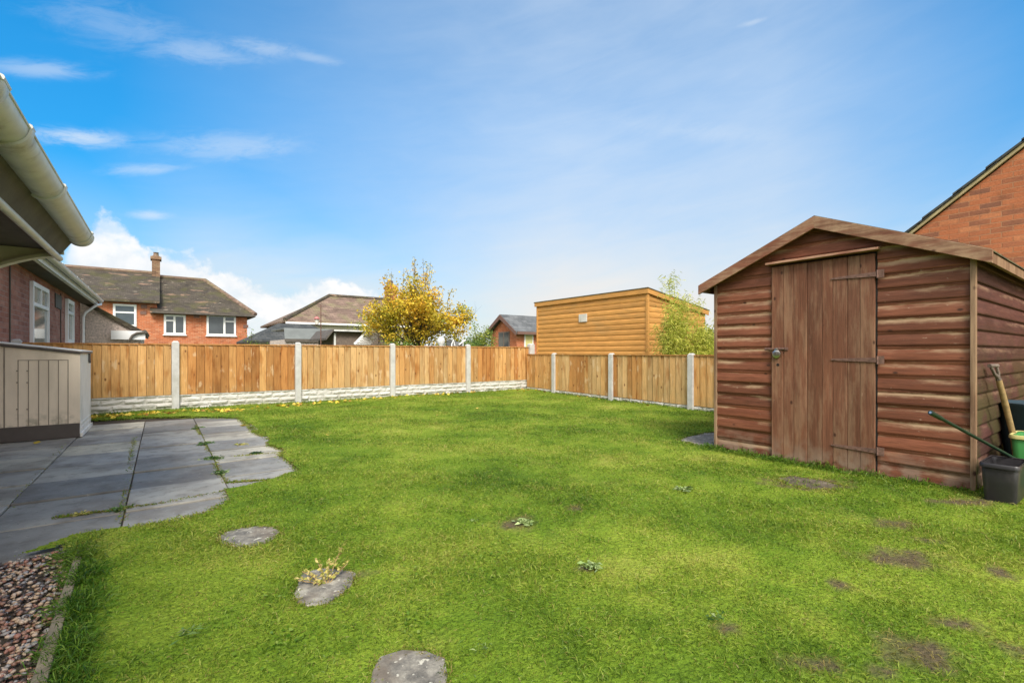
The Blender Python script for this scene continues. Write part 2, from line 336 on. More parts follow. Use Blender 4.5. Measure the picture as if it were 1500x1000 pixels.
# ---------------------------------------------------------------- mesh helpers
class MB:
    def __init__(s): s.v = []; s.f = []; s.t = []
    def face(s, pts, tint=(.5, .5, .5)):
        b = len(s.v); s.v += [tuple(p) for p in pts]; s.f.append(tuple(range(b, b+len(pts))))
        s.t.append(tint if isinstance(tint, list) else [tint]*len(pts))
    def mesh(s, vs, fs, tint=(.5, .5, .5)):
        b = len(s.v); s.v += [tuple(p) for p in vs]
        for f in fs:
            s.f.append(tuple(b+i for i in f)); s.t.append([tint]*len(f))
    def box(s, x0, y0, z0, x1, y1, z1, tint=(.5, .5, .5)):
        x0, x1 = min(x0, x1), max(x0, x1); y0, y1 = min(y0, y1), max(y0, y1); z0, z1 = min(z0, z1), max(z0, z1)
        s.mesh([(x0, y0, z0), (x1, y0, z0), (x1, y1, z0), (x0, y1, z0), (x0, y0, z1), (x1, y0, z1), (x1, y1, z1), (x0, y1, z1)],
               [(3, 2, 1, 0), (4, 5, 6, 7), (0, 1, 5, 4), (1, 2, 6, 5), (2, 3, 7, 6), (3, 0, 4, 7)], tint)
    def hexa(s, a, b, tint=(.5, .5, .5)):
        n = len(a); s.mesh(list(a)+list(b), [tuple(range(n))[::-1], tuple(range(n, 2*n))]+[(i, (i+1) % n, n+(i+1) % n, n+i) for i in range(n)], tint)
    def bar(s, p, q, w, h, tint=(.5, .5, .5), up=(0, 0, 1)):
        p, q = Vector(p), Vector(q); d = (q-p).normalized(); u = Vector(up)
        if abs(d.dot(u)) > .98: u = Vector((1, 0, 0))
        a = d.cross(u).normalized(); b = a.cross(d).normalized(); a *= w/2; b *= h/2
        s.hexa([p-a-b, p+a-b, p+a+b, p-a+b], [q-a-b, q+a-b, q+a+b, q-a+b], tint)
    def tube(s, pts, rad, n=10, tint=(.5, .5, .5), caps=True):
        pts = [Vector(p) for p in pts]; rad = rad if hasattr(rad, '__len__') else [rad]*len(pts)
        rings = []; prev = None
        for i, p in enumerate(pts):
            d = (pts[min(i+1, len(pts)-1)]-pts[max(i-1, 0)]).normalized()
            if prev is None:
                a = d.cross(Vector((0, 0, 1)))
                if a.length < .05: a = d.cross(Vector((1, 0, 0)))
            else: a = prev-d*prev.dot(d)
            a.normalize(); prev = a; b = d.cross(a)
            rings.append([p+(a*math.cos(2*math.pi*k/n)+b*math.sin(2*math.pi*k/n))*rad[i] for k in range(n)])
        vs = [v for r in rings for v in r]; fs = []
        for i in range(len(pts)-1):
            for k in range(n): fs.append((i*n+k, i*n+(k+1) % n, (i+1)*n+(k+1) % n, (i+1)*n+k))
        if caps: fs += [tuple(range(n))[::-1], tuple(range((len(pts)-1)*n, len(pts)*n))]
        s.mesh(vs, fs, tint)
    def lathe(s, c, prof, n=20, tint=(.5, .5, .5), sx=1, sy=1):
        vs = []; fs = []
        for r, z in prof:
            for k in range(n): a = 2*math.pi*k/n; vs.append((c[0]+r*sx*math.cos(a), c[1]+r*sy*math.sin(a), c[2]+z))
        for i in range(len(prof)-1):
            for k in range(n): fs.append((i*n+k, i*n+(k+1) % n, (i+1)*n+(k+1) % n, (i+1)*n+k))
        s.mesh(vs, fs, tint)
def origin_of(parent): return parent.matrix_world.translation.copy() if parent is None else Vector(parent.get('_o', (0, 0, 0)))
def build(name, mb, mat, parent=None, smooth=False, bevel=0, pivot=None):
    o = Vector(ORG.get(parent.name, (0, 0, 0))) if parent else Vector(pivot or (0, 0, 0))
    me = bpy.data.meshes.new(name); me.from_pydata([tuple(Vector(v)-o) for v in mb.v], [], mb.f); me.update()
    at = me.color_attributes.new('tint', 'FLOAT_COLOR', 'CORNER')
    at.data.foreach_set('color', [x for f in mb.t for c in f for x in (c[0], c[1], c[2], 1)])
    uv = me.uv_layers.new(name='UVMap'); Z = Vector((0, 0, 1)); buf = []
    for p in me.polygons:
        n = p.normal
        if abs(n.z) > .985: a, b = Vector((1, 0, 0)), Vector((0, 1, 0))
        else: a = Z.cross(n).normalized(); b = n.cross(a)
        for vi in p.vertices:
            v = me.vertices[vi].co+o; buf += [v.dot(a), v.dot(b)]
    uv.data.foreach_set('uv', buf)
    if smooth: me.polygons.foreach_set('use_smooth', [True]*len(me.polygons))
    me.materials.append(mat)
    ob = bpy.data.objects.new(name, me); COL.objects.link(ob)
    if parent: ob.parent = parent
    else: ob.location = o
    ORG[ob.name] = tuple(o)
    if bevel:
        m = ob.modifiers.new('b', 'BEVEL'); m.width = bevel; m.segments = 2; m.limit_method = 'ANGLE'; m.angle_limit = R(40)
    if smooth == 'auto':
        m = ob.modifiers.new('e', 'EDGE_SPLIT'); m.split_angle = R(40)
    return ob
ORG = {}
def tag(o, label, cat, group=None):
    o['label'] = label; o['category'] = cat
    if group: o['group'] = group
    return o
def thing(name, label, cat, loc, group=None):
    o = bpy.data.objects.new(name, None); COL.objects.link(o); o.location = loc; o.empty_display_size = .1
    ORG[o.name] = tuple(loc); return tag(o, label, cat, group)
def structure(o): o['kind'] = 'structure'; return o
def stuff(o): o['kind'] = 'stuff'; return o
def np_mesh(name, V, FQ, T, mat, parent=None, smooth=False, pivot=(0, 0, 0)):
    o = np.array(ORG.get(parent.name, (0, 0, 0))) if parent else np.array(pivot)
    V = np.asarray(V, np.float32)-o.astype(np.float32); k = FQ.shape[1]; n = len(FQ)
    me = bpy.data.meshes.new(name); me.vertices.add(len(V)); me.vertices.foreach_set('co', V.ravel())
    me.loops.add(n*k); me.loops.foreach_set('vertex_index', FQ.ravel().astype(np.int32))
    me.polygons.add(n); me.polygons.foreach_set('loop_start', np.arange(n, dtype=np.int32)*k)
    if smooth: me.polygons.foreach_set('use_smooth', np.ones(n, bool))
    me.update(calc_edges=True)
    at = me.color_attributes.new('tint', 'FLOAT_COLOR', 'POINT')
    C = np.ones((len(V), 4), np.float32); C[:, :3] = T; at.data.foreach_set('color', C.ravel())
    me.materials.append(mat); ob = bpy.data.objects.new(name, me); COL.objects.link(ob)
    if parent: ob.parent = parent
    else: ob.location = tuple(o)
    ORG[ob.name] = tuple(o); return ob
def blades(P, D, L, W, bend=.25, T=None, updir=None, fold=0.0):
    """One pointed leaf or blade (a bent rhombus) per row: P base, D unit direction, L length, W width."""
    n = len(P); D = D/np.linalg.norm(D, axis=1, keepdims=True)
    r = rng.normal(size=(n, 3)); S = np.cross(D, r); S /= np.linalg.norm(S, axis=1, keepdims=True)+1e-9
    L = np.broadcast_to(L, (n,))[:, None]; W = np.broadcast_to(W, (n,))[:, None]
    Nn = np.cross(S, D)
    mid = P+D*L*.5+Nn*L*bend*.25; tip = P+D*L+np.array([[0, 0, -1.0]])*L*bend*.6
    V = np.stack([P, mid+S*W*.5, tip, mid-S*W*.5], 1).reshape(-1, 3)
    Fq = np.arange(4*n).reshape(n, 4)
    return V, Fq, np.repeat(T, 4, 0)
def rdir(n, zlo=-1, zhi=1):
    z = rng.uniform(zlo, zhi, n); a = rng.uniform(0, 2*np.pi, n); s = np.sqrt(1-z*z); return np.stack([s*np.cos(a), s*np.sin(a), z], 1)
def inpoly(X, Y, poly):
    ins = np.zeros(len(X), bool); n = len(poly)
    for i in range(n):
        x1, y1 = poly[i]; x2, y2 = poly[(i+1) % n]
        if y1 == y2: continue
        c = ((y1 > Y) != (y2 > Y)) & (X < (x2-x1)*(Y-y1)/(y2-y1)+x1); ins ^= c
    return ins

# ================================================================ THE SETTING
g = MB(); g.face([(-400, -400, -.06), (400, -400, -.06), (400, 400, -.06), (-400, 400, -.06)])
structure(build('ground', g, M['ground']))
STC = []
def und(X, Y):   # gentle unevenness of the lawn, sinking to the stones
    z = .012*np.sin(X*1.7+.6)*np.cos(Y*1.3)+.007*np.sin(X*4.1+Y*2.7)+.014; k = np.ones(len(X))
    for cx, cy, rr in STC: k = np.minimum(k, np.clip((np.hypot(X-cx, Y-cy)-rr)/.12, 0, 1))
    return .003+(z-.003)*k
FY = 10.2                                                      # fence line
edge_px = [(178, 777), (250, 766), (310, 749), (338, 731), (331, 719), (352, 716), (400, 706), (437, 692), (430, 680), (412, 668), (418, 661), (392, 651), (398, 645), (374, 634), (362, 622), (350, 613), (270, 611), (200, 612), (140, 616)]
PATIO = [(-3.0, 3.25), (-.62, 3.25)]+[gp(110, 787), gp(135, 782)]+[gp(*e) for e in edge_px]+[(-1.0, gp(140, 616)[1]+.02), (-3.0, 8.6)]
GRAVEL = [(-3, .0), (-.20, .0), (-.27, 1.98), (-.315, 3.0), (-.40, 3.32), (-.62, 3.28), (-3, 3.27)]
SOIL = []   # soil patches, (x, y, rx, ry, angle)
for px, py, wx, wy in [(1320, 822, 55, 14), (1345, 958, 55, 26), (1180, 709, 62, 9), (1400, 910, 30, 10), (1310, 770, 30, 7), (1465, 842, 20, 9), (845, 751, 14, 4), (758, 770, 26, 8),
                       (1290, 990, 30, 8), (1485, 950, 25, 15), (1060, 926, 20, 8), (1230, 857, 16, 6), (1195, 978, 45, 12), (1360, 795, 18, 5), (860, 835, 14, 6), (1420, 740, 60, 5), (520, 842, 24, 6)]:
    x, y = gp(px, py); s = depth(x, y)/F; SOIL.append((x, y, wx*s, wy*s*(depth(x, y)/H)*1.0))
def soilmask(X, Y):
    m = np.zeros(len(X))
    wx = .07*np.sin(X*31+Y*17)+.06*np.sin(Y*43-X*13)+.07*np.sin(X*67-Y*29)*np.sin(Y*71+X*11)
    for x, y, a, b in SOIL:
        dx, dy = X-x, Y-y; r = dx*CF-dy*SF; f = dx*SF+dy*CF
        q = np.sqrt((r/a)**2+(f/max(b, .03))**2)+wx*3
        m = np.maximum(m, np.clip(1.6-1.25*q, 0, 1))
    return m
# stepping stones, from their outlines in the picture
STONES = [
 ([(316, 789), (330, 780), (352, 775), (376, 772), (400, 773), (411, 779), (404, 789), (388, 797), (364, 802), (340, 802), (324, 797)], 'grey stepping stone nearest the patio, wide rounded oval in the grass'),
 ([(430, 872), (436, 856), (440, 842), (470, 834), (500, 836), (522, 840), (516, 858), (500, 872), (480, 884), (452, 890), (436, 884)], 'brownish stepping stone with a pale yellow leaved seedling on it'),
 ([(540, 1012), (545, 985), (556, 964), (590, 954), (625, 956), (652, 966), (656, 990), (652, 1014), (600, 1030)], 'dark speckled stepping stone nearest the camera, cut by the bottom edge'),
 ([(1138, 701), (1160, 698), (1200, 704), (1236, 713), (1222, 718), (1185, 717), (1150, 709)], 'muddy brown paving stone sunk in the grass before the shed door'),
 ([(994, 645), (1005, 641), (1030, 635), (1075, 632), (1085, 650), (1050, 656), (1015, 652)], 'grey paving stone beside the left corner of the brown shed')]
stone_polys = []
for pts, lab in STONES:
    w = [gp(*p) for p in pts]; cx = sum(p[0] for p in w)/len(w); cy = sum(p[1] for p in w)/len(w); stone_polys.append(w); STC.append((cx, cy, max(math.hypot(p[0]-cx, p[1]-cy) for p in w)*.95))
    b = MB(); top = []; bot = []
    for i in range(len(w)):                                    # rounded outline
        a, c = w[i], w[(i+1) % len(w)]
        for k in (0, .5):
            x, y = a[0]+(c[0]-a[0])*k, a[1]+(c[1]-a[1])*k; j = 1+.012*math.sin(i*5+k*9); top.append((cx+(x-cx)*j, cy+(y-cy)*j, .009)); bot.append((cx+(x-cx)*1.03, cy+(y-cy)*1.03, -.045))
    if sum(top[i][0]*top[(i+1) % len(top)][1]-top[(i+1) % len(top)][0]*top[i][1] for i in range(len(top))) < 0: top.reverse(); bot.reverse()
    b.hexa(bot, top); tag(build('stepping_stone', b, M['step_mud'] if 'muddy' in lab else M['step'], pivot=(cx, cy, 0), bevel=.006), lab, 'stepping stone', 'stepping stones in the lawn')
SHX = 4.63; SHY0 = .80; SHY1 = 2.72; SHD = 2.35
def lawn_ok(X, Y, grow=0.0):
    ok = ~inpoly(X, Y, PATIO) & ~inpoly(X, Y, GRAVEL)
    for w in stone_polys:
        cx = sum(p[0] for p in w)/len(w); cy = sum(p[1] for p in w)/len(w)
        ok &= ~inpoly(X, Y, [(cx+(x-cx)*(1-grow), cy+(y-cy)*(1-grow)) for x, y in w])
    ok &= ~((X > SHX-.005) & (X < SHX+SHD) & (Y > SHY0) & (Y < SHY1))
    return ok
# lawn surface: fine near the camera
def grid_lawn(x0, x1, y0, y1, st):
    xs = np.arange(x0, x1+st/2, st); ys = np.arange(y0, y1+st/2, st); GX, GY = np.meshgrid(xs, ys); nx, ny = len(xs), len(ys)
    V = np.stack([GX.ravel(), GY.ravel(), und(GX.ravel(), GY.ravel())], 1)
    i, j = np.meshgrid(np.arange(nx-1), np.arange(ny-1)); a = (j*nx+i).ravel(); Fq = np.stack([a, a+1, a+1+nx, a+nx], 1)
    cx = V[Fq].mean(1); return V, Fq[lawn_ok(cx[:, 0], cx[:, 1], .3)]
V, Fq = grid_lawn(-2.6, 9.0, -3.0, 10.15, .035)
T = np.zeros((len(V), 3)); T[:, 0] = soilmask(V[:, 0], V[:, 1])
structure(np_mesh('lawn', V, Fq, T, M['lawn'], smooth=True))
b = MB(); b.face([(-3.2, -3.1, -.02), (9.1, -3.1, -.02), (9.1, 10.3, -.02), (-3.2, 10.3, -.02)]); structure(build('soil_bed', b, M['soil']))
# patio slabs
pt = MB(); ys = [3.27, 3.86, 4.47, 5.08, 5.69, 6.30, 6.91, 7.52, 8.13, 8.72]; xs = [-3.2, -2.6, -2.0, -1.41, -.80, -.185, .40, 1.02]
for j in range(len(ys)-1):
    for i in range(len(xs)-1):
        if xs[i] >= .39 and ys[j] < 3.8: continue
        z = random.uniform(-.004, .004); tl = [random.uniform(-.003, .003) for _ in range(4)]; gpv = .004; q = random.uniform(-.004, .004)
        c = random.random()*.85; z *= 2.2
        if j == 5 and i == 4: c = 1.0
        if j in (4,) and i == 3: c = .9
        x0, x1, y0, y1 = xs[i]+gpv, xs[i+1]-gpv, ys[j]+.011+q, ys[j+1]-.011+q
        pt.hexa([(x0, y0, -.05), (x1, y0, -.05), (x1, y1, -.05), (x0, y1, -.05)], [(x0, y0, z+tl[0]), (x1, y0, z+tl[1]), (x1, y1, z+tl[2]), (x0, y1, z+tl[3])], (c, .5, .5))
pt_o = structure(build('patio', pt, M['slab'], bevel=.005))
# gravel bed and pebbles
n = 9000; X = rng.uniform(-1.35, -.2, n*2); Y = rng.uniform(.9, 3.33, n*2); k = inpoly(X, Y, [(-1.4, .9), (-.255, .9), (-.285, 1.98), (-.335, 3.0), (-.42, 3.28), (-.62, 3.27), (-1.4, 3.26)])
X, Y = X[k][:n], Y[k][:n]; n = len(X)
ico = [(0, 0, 1), (.89, 0, .45), (.28, .85, .45), (-.72, .53, .45), (-.72, -.53, .45), (.28, -.85, .45), (.72, .53, -.45), (-.28, .85, -.45), (-.89, 0, -.45), (-.28, -.85, -.45), (.72, -.53, -.45), (0, 0, -1)]
icf = [(0, 1, 2), (0, 2, 3), (0, 3, 4), (0, 4, 5), (0, 5, 1), (1, 6, 2), (2, 7, 3), (3, 8, 4), (4, 9, 5), (5, 10, 1), (6, 7, 2), (7, 8, 3), (8, 9, 4), (9, 10, 5), (10, 6, 1), (11, 7, 6), (11, 8, 7), (11, 9, 8), (11, 10, 9), (11, 6, 10)]
B = np.array(ico)[None]*(1+rng.uniform(-.22, .22, (n, 12, 1))); sc = rng.uniform(.005, .0125, (n, 1, 1))*np.stack([rng.uniform(.8, 1.4, n), rng.uniform(.7, 1.1, n), rng.uniform(.5, .8, n)], 1)[:, None, :]
B = B*sc; a = rng.uniform(0, 6.28, n); ca, sa = np.cos(a)[:, None], np.sin(a)[:, None]
Bx = B[:, :, 0]*ca-B[:, :, 1]*sa; By = B[:, :, 0]*sa+B[:, :, 1]*ca
Vp = np.stack([Bx+X[:, None], By+Y[:, None], B[:, :, 2]+rng.uniform(-.012, .006, n)[:, None]], 2).reshape(-1, 3)
Fp = (np.array(icf)[None]+(np.arange(n)*12)[:, None, None]).reshape(-1, 3)
stuff(tag(np_mesh('gravel', Vp, Fp, np.repeat(rng.uniform(0, 1, (n, 3)), 12, 0), M['pebbles'], smooth=True), 'brown and grey pebbles in the bed at the bottom left corner', 'gravel'))
b = MB(); b.hexa([(-.275, .3, -.04), (-.225, .3, -.04), (-.305, 3.12, -.04), (-.335, 3.12, -.04)], [(-.275, .3, .030), (-.225, .3, .030), (-.305, 3.12, .028), (-.335, 3.12, .028)])
tag(build('edging_board', b, M['edge_wood'], bevel=.003), 'weathered timber edging board between the gravel and the lawn', 'edging board')

# ---------------------------------------------------------------- grass blades
def dens(D): return np.clip(15000*(2.3/np.maximum(D, .5))**1.55, 500, 15000)
N = 2300000; X = rng.uniform(-2.3, 8.2, N); Y = rng.uniform(-.6, 10.16, N); D = X*SF+Y*CF; U = (X*CF-Y*SF)/np.maximum(D, .01)
area = 10.5*10.76; p = dens(D)/(N/area); p = np.where((D > .9) & (np.abs(U) < 1.25), p, p*.10)
sm = soilmask(X, Y); keep = (rng.uniform(size=N) < p) & lawn_ok(X, Y, .07) & (rng.uniform(size=N) > sm*.84) & (X < 7.98+(Y-10.2)*.1)
X, Y, D, sm = X[keep], Y[keep], D[keep], sm[keep]; n = len(X)
rnd = rng.uniform(0, 1, n)
clump = .5+.5*np.sin(X*7.3+1.3*np.sin(Y*5.1))*np.sin(Y*6.7+1.1*np.sin(X*8.3))
L = rng.uniform(.016, .042, n)*(.55+.75*clump)*(.8+.4*np.sin(X*2.1+Y*1.3)**2)*np.where(rng.uniform(size=n) < .08, 1.5, 1)*np.where(D > 5, 1.1, 1.0); W = np.clip(.0031*(D/2.0)**.8, .0031, .011)*rng.uniform(.7, 1.35, n)
dv = rdir(n, .25, 1.0); dry = np.clip(sm*.8+.55*(rng.uniform(size=n) < .09), 0, 1)
T = np.stack([rnd, dry, np.zeros(n)], 1)
parts = [blades(np.stack([X, Y, und(X, Y)-.004], 1), dv, L, W, .5, T)]
cw = []                                                         # small broad leaved ground weeds in loose patches
for _ in range(260):
    cx, cy = rng.uniform(-.2, 7.5), rng.uniform(1.3, 9.5); m = int(rng.uniform(20, 90)); cw.append(np.stack([cx+rng.normal(0, rng.uniform(.03, .12), m), cy+rng.normal(0, rng.uniform(.03, .12), m), np.full(m, .018)], 1))
cw = np.concatenate(cw); cw = cw[lawn_ok(cw[:, 0], cw[:, 1])]; m = len(cw)
parts.append(blades(cw, rdir(m, .05, .6), rng.uniform(.010, .022, m), rng.uniform(.007, .013, m), .2, np.stack([rng.uniform(.3, 1, m), np.zeros(m), rng.uniform(0, .8, m)], 1)))
# rough uncut grass: along the edging board, the shed foot, the fence foot, round the stones and the patio edge
def rough(path, wid, dn, l0, l1, green=1.0, wscale=1.0, dryf=.12):
    global parts
    for (x0, y0), (x1, y1) in zip(path[:-1], path[1:]):
        ln = math.hypot(x1-x0, y1-y0); m = int(ln*dn)
        if m < 1: continue
        t = rng.uniform(0, 1, m); off = rng.normal(0, wid, (m, 2)); xx = x0+(x1-x0)*t+off[:, 0]; yy = y0+(y1-y0)*t+off[:, 1]
        tuft = np.sin(t*ln*19+x0*7)*.5+.5
        ll = rng.uniform(l0, l1, m)*(.5+.7*tuft); DD = xx*SF+yy*CF
        TT = np.stack([rng.uniform(0, 1, m), (rng.uniform(size=m) < dryf)*.8, np.full(m, green)*rng.uniform(.5, 1, m)], 1)
        parts.append(blades(np.stack([xx, yy, np.full(m, .002)], 1), rdir(m, .35, .98), ll, np.clip(.0035*(DD/2)**.7, .003, .010)*wscale, .7, TT))
rough([(-.19, 1.2), (-.235, 1.98), (-.275, 2.9)], .030, 4200, .05, .12)
rough([(-.28, 2.9), gp(118, 800), gp(140, 790)], .035, 2600, .05, .14, .8)
rough([gp(140, 788), gp(178, 779)]+[gp(*e) for e in edge_px[1:16]], .022, 700, .02, .05, .15, 1, .45)
rough([gp(350, 613), gp(240, 612), gp(140, 617)], .03, 400, .02, .05, .2)
rough([(SHX-.04, SHY0-.1), (SHX-.05, SHY1+.12)], .045, 1300, .05, .13, .9)
rough([(SHX+.0, SHY0-.04), (SHX+1.2, SHY0-.04)], .05, 500, .05, .14, .9)
rough([(-1.6, FY-.10), (8.0, FY-.10)], .05, 240, .03, .10, .75, 1.2)
rough([(7.86, 10.1), (7.25, 4.0), (7.1, 2.8)], .05, 240, .03, .09, .7, 1.2)
rough([(3.9, 1.35), (3.9, 2.0), (4.2, 2.5)], .09, 500, .03, .07, .5)
for w in stone_polys: rough(w+[w[0]], .013, 1100, .018, .045, .0, 1, .35)
V = np.concatenate([q[0] for q in parts]); T = np.concatenate([q[2] for q in parts])
stuff(tag(np_mesh('grass', V, np.arange(len(V)).reshape(-1, 4), T, M['grass']), 'short green lawn grass covering the garden', 'grass'))
print('blades', len(V)//4)

# ---------------------------------------------------------------- fallen leaves and weeds
P = []
def scat(path, m, s):
    for _ in range(m):
        i = random.randrange(len(path)-1); t = random.random(); a, c = path[i], path[i+1]
        P.append((a[0]+(c[0]-a[0])*t+random.gauss(0, s), a[1]+(c[1]-a[1])*t+random.gauss(0, s), .025))
scat([gp(150, 612), gp(250, 606), gp(345, 604)], 150, .10); scat([gp(260, 604), gp(345, 602)], 60, .07); scat([gp(345, 602), gp(575, 583), gp(700, 574)], 130, .12)
scat([gp(700, 574), gp(780, 573), gp(990, 600)], 26, .15)
for q in [(480, 640), (640, 610), (700, 600), (905, 583), (560, 620), (830, 597), (384, 603), (350, 625), (60, 650)]: P.append((*gp(*q), .02))
P = np.array(P); n = len(P); d = rdir(n, -.1, .35); T = np.stack([rng.uniform(0, 1, n), rng.uniform(0, 1, n), np.zeros(n)], 1)
V, Fq, T = blades(P, d, rng.uniform(.05, .10, n), rng.uniform(.04, .07, n), .15, T)
stuff(tag(np_mesh('fallen_leaves', V, Fq, T, M['leaf_f']), 'yellow fallen leaves scattered along the foot of the back fence', 'fallen leaves'))
def rosette(px, py, r, n, label, mat, name='weed', up=.25, w=.28, z=.012, cat='weed', group=None):
    x, y = gp(px, py); m = n; a = rng.uniform(0, 6.28, m); el = rng.uniform(.02, up, m)
    d = np.stack([np.cos(a), np.sin(a), el*1.6], 1); pp = np.stack([x+rng.normal(0, r*.25, m), y+rng.normal(0, r*.25, m), np.full(m, z)], 1)
    T = np.stack([rng.uniform(0, 1, m), rng.uniform(0, 1, m), np.zeros(m)], 1)
    L = rng.uniform(.3, 1, m)*r*.55; V, Fq, T = blades(pp, d, L, L*w*1.5, .35, T)
    return tag(np_mesh(name, V, Fq, T, mat, pivot=(x, y, 0)), label, cat, group)
gw = 'leafy weeds growing in the lawn'
rosette(768, 771, .09, 60, 'pale grey green weed rosette beside a small bare patch mid lawn', M['weed_grey'], group=gw, z=.03)
rosette(865, 838, .075, 60, 'grey green weed clump in the open middle of the lawn', M['weed_grey'], group=gw, z=.03)
rosette(1000, 722, .10, 50, 'faint pale weed patch in the lawn straight out from the shed door', M['weed_grey'], group=gw, z=.03)
rosette(692, 769, .04, 26, 'small pale weed left of the bare patch in mid lawn', M['weed_grey'], group=gw, z=.03)
rosette(1046, 916, .07, 22, 'bright green broad leaved weed in the lower right of the lawn', M['weed'], up=.7, w=.2, group=gw, z=.03)
rosette(706, 962, .06, 26, 'green dandelion like weed right of the nearest stepping stone', M['weed'], up=.4, w=.1, group=gw, z=.03)
rosette(276, 938, .08, 26, 'low green weed in the lower left of the lawn', M['weed'], up=.5, w=.14, group=gw, z=.03)
rosette(1348, 695, .12, 40, 'tall leafy weed against the foot of the shed right of the door', M['weed'], up=1.2, w=.1, group=gw, z=.03)
gj = 'weeds growing in the joints of the patio'
for px, py, r, n, mt, lab in [(289, 627, .09, 40, 'weed', 'smallest green weed at the back end of the long patio joint'), (300, 650, .10, 60, 'weed', 'green weed in the long patio joint, second from the back'),
                     (312, 672, .10, 60, 'weed', 'green weed in the long patio joint, third from the back'), (323, 692, .075, 50, 'weed', 'round green weed in the long patio joint nearest the camera'),
                     (118, 752, .05, 50, 'leaf_pale', 'yellow green moss cushion on the front patio joint'), (176, 745, .07, 50, 'weed', 'weed tuft where two patio joints cross near the front'),
                     (354, 652, .10, 60, 'leaf_pale', 'yellowish grass tuft on the slabs near the lawn edge'), (376, 663, .07, 60, 'weed_dark', 'dark brown green moss lump at the right edge of the patio')]:
    rosette(px, py, r*1.15, n*3, lab, M[mt], up=.5, w=.2, z=-.002, group=gj)
for px, py, r, lab in [(191, 603, .09, 'smaller dark green leafy plant at the fence foot, left of the two'), (205, 598, .13, 'larger dark green leafy plant at the fence foot, right of the two')]:
    rosette(px, py, r, 90, lab, M['weed_dark'], 'leafy_plant', up=1.6, w=.32, cat='plant', group='dark leafy plants by the fence')
# moss strips in joints (stuff)
ppj = []
for (a, c, m) in [(gp(80, 757), gp(235, 737), 900), (gp(235, 737), gp(345, 715), 600), (gp(178, 765), gp(196, 640), 500), (gp(286, 622), gp(330, 706), 1100), (gp(325, 706), gp(420, 700), 700), (gp(10, 745), gp(95, 650), 160),
                  (gp(330, 722), gp(395, 712), 400), (gp(340, 668), gp(410, 662), 220)]:
    t = rng.uniform(0, 1, m)**1; ppj.append(np.stack([a[0]+(c[0]-a[0])*t+rng.normal(0, .012, m), a[1]+(c[1]-a[1])*t+rng.normal(0, .012, m), np.full(m, -.006)], 1))
ppj = np.concatenate(ppj); n = len(ppj); V, Fq, T = blades(ppj, rdir(n, .1, .9), rng.uniform(.012, .032, n), .006, .4, np.stack([rng.uniform(0, 1, n), (rng.uniform(size=n) < .35)*.9, np.zeros(n)], 1))
stuff(tag(np_mesh('joint_moss', V, Fq, T, M['grass']), 'moss and grass growing in the patio joints', 'moss'))
# seedling on stepping stone
sx, sy = gp(479, 858); sd = thing('seedling', 'small seedling with pale yellow leaves growing on a stepping stone', 'seedling', (sx, sy, 0))
st = MB(); lp = []
for a, ln, zz in [(2.2, .13, .045), (2.6, .12, .03), (1.2, .09, .06), (.5, .12, .05), (1.7, .10, .07), (.9, .16, .10)]:
    e = (sx+ln*math.cos(a), sy+ln*math.sin(a), zz); st.tube([(sx, sy, .0), ((sx+e[0])/2, (sy+e[1])/2, zz*.6), e], .002, 5)
    for _ in range(38):
        t = random.uniform(.15, 1.05); lp.append((sx+(e[0]-sx)*t, sy+(e[1]-sy)*t, zz*t*.95+.01))
build('stem', st, M['handle_wood'], sd); lp = np.array(lp); n = len(lp)
V, Fq, T = blades(lp, rdir(n, -.2, .9), rng.uniform(.012, .024, n), .011, .3, np.stack([rng.uniform(0, 1, n), rng.uniform(0, 1, n), np.zeros(n)], 1)); np_mesh('leaf_cluster', V, Fq, T, M['leaf_pale'], sd)

# ================================================================ FENCES
def post(parent, x, y, top, w=.11, name='post'):
    b = MB(); h = w/2; c = .02
    lo = [(x-h, y-h), (x+h, y-h), (x+h, y+h), (x-h, y+h)]
    b.hexa([(*p, -.05) for p in lo], [(*p, top-.03) for p in lo]); b.hexa([(*p, top-.03) for p in lo], [(x+(p[0]-x)*.55, y+(p[1]-y)*.55, top) for p in lo])
    b.f.pop(1); b.t.pop(1); return build(name, b, M['concrete'], parent, bevel=.006)
def panel(parent, p0, p1, z0, z1, nb, palette, cap=True):
    """Vertical featheredge boards facing the lawn, between plan points p0 and p1, with capping rail and rear rails."""
    p0, p1 = Vector((*p0, 0)), Vector((*p1, 0)); d = (p1-p0); ln = d.length; d.normalize(); nrm = Vector((d.y, -d.x, 0))
    if nrm.dot(-(p0+p1)) < 0: nrm = -nrm
    b = MB(); w = ln/nb
    for i in range(nb):
        a = p0+d*(i*w); c = p0+d*min((i+1)*w-.005, ln); t0, t1 = .026, .012
        dz = random.uniform(-.004, .004); tn = (random.random(), random.choice(palette)+random.uniform(-.06, .06), .5)
        lo = [a, c, c+nrm*t1, a+nrm*t0]
        lo2 = [Vector((q.x, q.y, 0)) for q in lo]
        b.hexa([(q.x, q.y, z0) for q in lo2], [(q.x, q.y, z1-.012+dz*.3) for q in lo2], tn)
    q = [p0, p1, p1-nrm*.006, p0-nrm*.006]; b.hexa([(a.x, a.y, z0+.01) for a in q], [(a.x, a.y, z1-.03) for a in q], (.5, -.6, .5))  # added dark backing sheet, its colour stands in for shadow between overlapping boards
    o = build('board_panel', b, M['fence'], parent)
    r = MB(); r.bar((p0.x+nrm.x*.008, p0.y+nrm.y*.008, z1), (p1.x+nrm.x*.008, p1.y+nrm.y*.008, z1), .055, .022, (.3, .25, .5))
    for z in (z0+.12, z1-.15): r.bar((p0.x-nrm.x*.02, p0.y-nrm.y*.02, z), (p1.x-nrm.x*.02, p1.y-nrm.y*.02, z), .035, .045, (.4, .4, .5))
    build('rail', r, M['fence'], parent)
